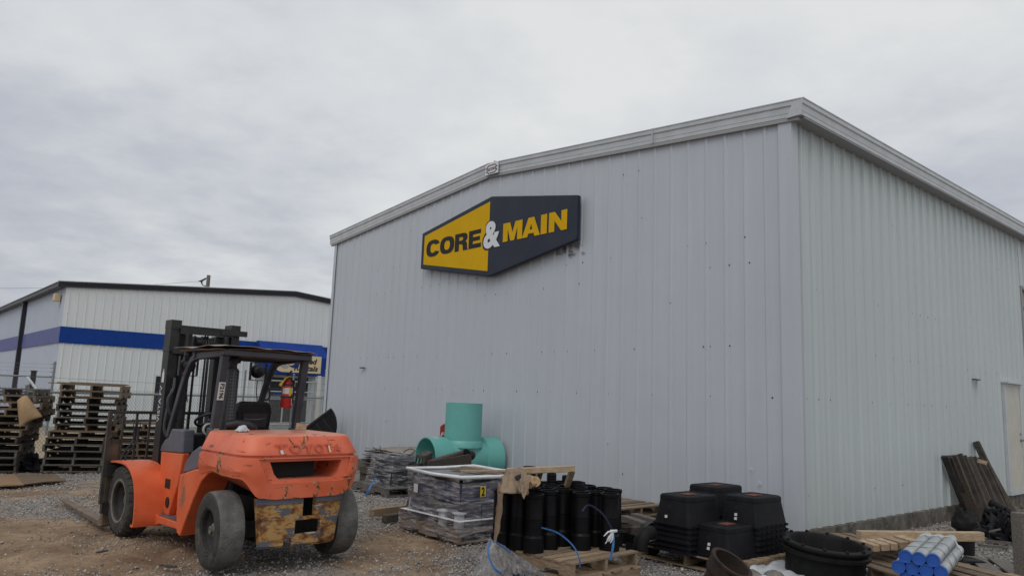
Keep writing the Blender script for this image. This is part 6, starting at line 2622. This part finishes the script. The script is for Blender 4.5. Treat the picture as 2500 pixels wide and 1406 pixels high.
# lumber and broken pallets in the right corner
pq = at(2290, 1425, .1)
pq = at(2270, 1398, .1)
pallet('grey broken pallet under the blue capped pipes', (pq.x, pq.y + .2, 0), .28, L=1.2, W=1.1, seed=501, wood=M_WOODX, nb=6, H=.13)
pq2 = at(2190, 1350, .1)
pallet('grey pallet behind the big coupling, under the lumber', (pq2.x, pq2.y + .55, 0), .2, L=1.25, W=1.0, seed=502, wood=M_WOODX, nb=7, H=.14)
pq3 = at(2395, 1400, .02)
pallet('weathered pallet at the lower right beside the blue capped pipes', (pq3.x + .05, pq3.y, 0), -.35, L=1.1, W=1.0, seed=503, wood=M_WOODGREY, nb=5, H=.11)
mb = MB()
a, b = aty(2096, 1306, 8.5), aty(2397, 1309, 8.75)
mb.stick(a, b, .09, .1)
tag(mb.build('timber_beam', M_WOODNEW, bevel=.006), 'long fresh square beam lying across the scrap behind the blue capped pipes', 'beam')
for i, (x0, x1, y_) in enumerate(((2112, 2128, 1341), (2131, 2152, 1339), (2155, 2172, 1337), (2176, 2198, 1334), (2202, 2222, 1330))):
    c = aty((x0 + x1) / 2, y_ - 10, 8.15)
    mb = MB()
    mb.box((0, 0, 0), ((x1 - x0) * 8.15 / FPX * .96, .3, .07), Matrix.Rotation(rad(-4), 3, 'Y'))
    tag(mb.build('wood_offcut', M_WOODNEW if i != 3 else M_WOODTAN, None, c, .1 + .05 * math.sin(i * 3), bevel=.004), ['leftmost', 'second', 'middle', 'fourth, darker', 'rightmost'][i] + ' sawn offcut in the row under the long beam', 'wood offcut', 'offcuts under the long beam')
mb = MB()
mb.stick(aty(2100, 1330, 8.3), aty(2300, 1318, 8.6), .25, .02)
tag(mb.build('loose_board', M_WOODNEW), 'pale wide board lying under the long fresh beam', 'board')
# blue capped pipe bundle
d0, d1 = aty(2272, 1367, 6.35), aty(2330, 1303, 7.75)
axis_ = (d1 - d0)
axis_.z = 0
PL = 1.35
axis_.normalize()
sideb = V((axis_.y, -axis_.x, 0))
rp = .0515
cen = at(2244, 1362, .425)
rows = [(0, [-1, 0, 1]), (1, [-1.5, -.5, .5, 1.5]), (2, [-1, 0, 1])]
rn_ = ['top row', 'middle row', 'bottom row']
first = None
for r_, xs_ in rows:
    for j, x in enumerate(xs_):
        c = cen + sideb * (x * rp * 2.06) + V((0, 0, -r_ * rp * 1.76)) - axis_ * (.02 * ((j + r_) % 2))
        pos_ = {3: ['left', 'middle', 'right'], 4: ['far left', 'left of centre', 'right of centre', 'far right']}[len(xs_)][j]
        lab = 'blue capped grey pipe, %s of the %s in the bundle' % (pos_, rn_[r_])
        if first is None:
            first = thing('capped_pipe', lab, 'pipe', c, math.atan2(axis_.y, axis_.x), 'blue capped pipes in the bundle')
            MX = lambda q: V((q.z, q.x, q.y))
            mb = MB()
            mb.lathe([(rp, .0), (rp, PL)], 24, MX)
            mb.build('tube', M_GALV, first, smooth=40)
            mb = MB()
            mb.lathe([(.004, -.012), (rp * .8, -.012), (rp * .86, -.016), (rp * 1.03, -.016), (rp * 1.06, -.01), (rp * 1.06, .03), (rp * 1.001, .031)], 24, MX)
            mb.build('end_cap', M_CAP, first, smooth=40)
        else:
            o = copy_tree(first)
            o.location = c
            o['label'] = lab
for k_, t_ in enumerate((.28, .62, 1.12)):
    pts = []
    for x, z in ((-1.5 * 2.06 * rp - rp * 1.05, -1.76 * rp), (-1 * 2.06 * rp - rp * .9, .5 * rp), (-2.06 * rp, rp * 1.06), (0, rp * 1.06), (2.06 * rp, rp * 1.06), (2.06 * rp + rp * .95, .45 * rp), (1.5 * 2.06 * rp + rp * 1.04, -1.5 * rp), (1.5 * 2.06 * rp + rp * .9, -2.6 * rp), (2.06 * rp, -3.9 * rp)):
        pts.append(cen + sideb * x + V((0, 0, z)) + axis_ * (t_ + .04 * math.sin(x * 9)))
    band(pts, .012 if k_ < 2 else .04, M_WIRE if k_ < 2 else M_FILM2, ['dark steel tie round the near end of the capped pipe bundle', 'dark steel tie round the middle of the capped pipe bundle', 'milky plastic tie round the far end of the capped pipe bundle'][k_], 'tie', 'bundle_tie', upv=(axis_.x * .01, .01, 1))
# leaning planks
NPL = 13
for i in range(NPL):
    f = i / (NPL - 1)
    tx, ty = 2306 + 98 * f, 1113 + 3 * math.sin(i * 2.3) - (8 if i == 4 else 0) + 8 * f
    bx2, by2 = 2366 + 112 * f, 1262 + 12 * math.sin(f * PI) - 4 * f
    d_ = ray(tx, ty)
    o0 = V((0, 0, EYE))
    Pp = C0 + WD * (.09 + .02 * (i % 3))
    tp = o0 + d_ * ((Pp - o0).dot(WD) / d_.dot(WD))
    bt = at(bx2, by2, .03)
    mb = MB()
    mb.stick(bt, tp, .05, .1 + .03 * (i % 3), upv=WD)
    tag(mb.build('leaning_plank', [M_PLANK, M_PLANK, M_WOODDK, M_PLANK, M_PLANK][i % 5] if i not in (9, 11) else M_PLANKB, bevel=.004),
        'dark weathered plank leaning on the side wall, %s from the left' % (NTH + ['eleventh', 'twelfth', 'thirteenth'])[i], 'plank', 'planks leaning on the side wall')
d_ = ray(2383, 1078)
o0 = V((0, 0, EYE))
Pp = C0 + WD * .06
tp = o0 + d_ * ((Pp - o0).dot(WD) / d_.dot(WD))
mb = MB()
mb.stick(at(2470, 1262, .03), tp, .1, .09, upv=WD)
tag(mb.build('leaning_plank', M_PLANK, bevel=.004), 'longest grey plank rising above the others on the side wall', 'plank', 'planks leaning on the side wall')
mb = MB()
q = aty(2398, 1127, 10.6)
mb.box((0, 0, 0), (.12, .03, .05), Matrix.Rotation(rad(15), 3, 'Y'))
tag(mb.build('wood_offcut', M_WOODNEW, None, q), 'small pale block wedged among the leaning planks', 'wood block')
# dark scrap under the planks
q = aty(2357, 1290, 9.4)
bk = thing('black_bucket', 'black tub with a crumpled black bag inside, below the leaning planks', 'bucket', (q.x, q.y, 0))
hb = q.z + .06
mb = MB()
mb.lathe([(.02, 0), (.085, 0), (.105, hb), (.115, hb + .005), (.115, hb + .02), (.1, hb + .02), (.08, .02)], 24, None)
mb.build('tub', M_BLACKPLASTIC, bk, smooth=35)
mb = MB()
mb.grid(24, 12, lambda u, v: V((.15 * math.sin(v * PI * .6) * math.cos(u * 2 * PI), .15 * math.sin(v * PI * .6) * math.sin(u * 2 * PI), hb + .16 * math.cos(v * PI * .62))) * (1 + .14 * noise.noise(V((math.cos(u * 6.28) * 3, math.sin(u * 6.28) * 3, v * 6)))))
mb.build('bag', M_IRON, bk, smooth=60)
q = aty(2432, 1292, 9.5)
heap('low dark heap of black cable and film below the leaning planks', 'scrap_heap', 'scrap', at(2436, 1302), .34, .3, .16, M_IRON, 3.7, rough=.5, smooth_=60)
rn = random.Random(31)
c0 = at(2434, 1302)
for i in range(9):
    a = rn.random() * PI
    tl2 = (rn.random() - .3) * .7
    L_ = .2 + .16 * rn.random()
    dv = V((math.cos(a) * math.cos(tl2), math.sin(a) * math.cos(tl2), math.sin(tl2))) * L_
    p_ = c0 + V(((rn.random() - .5) * .42, (rn.random() - .5) * .3, .12 + .24 * (i / 9)))
    r_ = .035 + .03 * rn.random()
    shell_pipe('scrap_pipe', 'short black pipe in the jumble of scrap below the leaning planks', 'pipe', p_ - dv / 2, p_ + dv / 2, r_, M_IRON if i % 2 else M_BLACKPLASTIC, .008, .008 if i % 3 else .02, n=18)['group'] = 'black scrap pipes below the leaning planks'
q = aty(2410, 1310, 8.9)
mb = MB()
mb.tube([q + V((-.2, 0, -.02)), q + V((-.1, 0, .04)), q + V((0, .02, .06))], [.05, .055, .05], 14)
mb.tube([q + V((-.02, .02, .0)), q + V((0, .02, .12))], .05, 14)
tag(mb.build('pipe_elbow', M_BLACKPVC, None, smooth=45), 'small black pipe elbow lying in front of the scrap heap', 'pipe fitting')
q = aty(2362, 1326, 8.4)
mb = MB()
mb.prism([(-.2, .0), (.2, .0), (.18, .1), (.08, .14), (-.14, .15), (-.19, .08)], lambda a, b, c: V((a, c, b)), -.12, .12)
tag(mb.build('black_block', M_BLACKPLASTIC, None, (q.x, q.y, .0), .2, bevel=.02, seg=2), 'low black plastic block under the right end of the long beam', 'block')
for i, (a, b, lab) in enumerate(((at(2395, 1318, .03), at(2470, 1326, .03), 'grey stick lying in front of the scrap heap'), (at(2390, 1330, .03), at(2460, 1336, .02), 'second grey stick lying on the gravel in front of the heap'),
                                 (aty(2415, 1297, 8.8), aty(2442, 1291, 8.9), 'short grey rod across the scrap heap'))):
    mb = MB()
    mb.stick(a, b, .05 if i < 2 else .015, .03 if i < 2 else .015)
    tag(mb.build('wood_stick', M_WOODGREY), lab, 'stick')
heap('dark heap of small pipe fittings beside the post at the right edge', 'fittings_heap', 'pipe fittings', at(2462, 1322), .22, .2, .24, M_BLACKPLASTIC, 5.2, rough=1.0, smooth_=25)
heap('grey brown rubble heap below the white door', 'rubble_heap', 'rubble', at(2490, 1262), .5, .4, .12, M_STONE, 9.2, rough=.9, smooth_=30)
# post at the right edge
q = at(2490, 1432)
zt = aty(2490, 1250, q.y).z
mb = MB()
mb.bb((-.075, -.075, 0), (.075, .075, zt))
tag(mb.build('square_post', M_WOODGREY, None, (q.x + .07, q.y, 0), .15, bevel=.008), 'grey weathered square post at the right edge of the yard', 'post')
mb = MB()
mb.stick(at(2378, 1400, .1), at(2560, 1412, .1), .16, .03)
tag(mb.build('loose_board', M_WOODNEW), 'bright yellow new board in the bottom right corner', 'board')
# sticks trodden into the dirt
for i, (a, b) in enumerate((((505, 1313), (545, 1306)), ((392, 1378), (430, 1383)), ((236, 1348), (262, 1343)))):
    mb = MB()
    mb.stick(at(*a, .008), at(*b, .008), .03, .012)
    tag(mb.build('wood_splinter', M_WOODDK if i else M_WOODX), ['dark splinter of wood on the ground just behind the front wheel', 'thin brown splinter on the gravel left of the rear wheel', 'short splinter in the churned dirt at the lower left'][i], 'wood splinter')
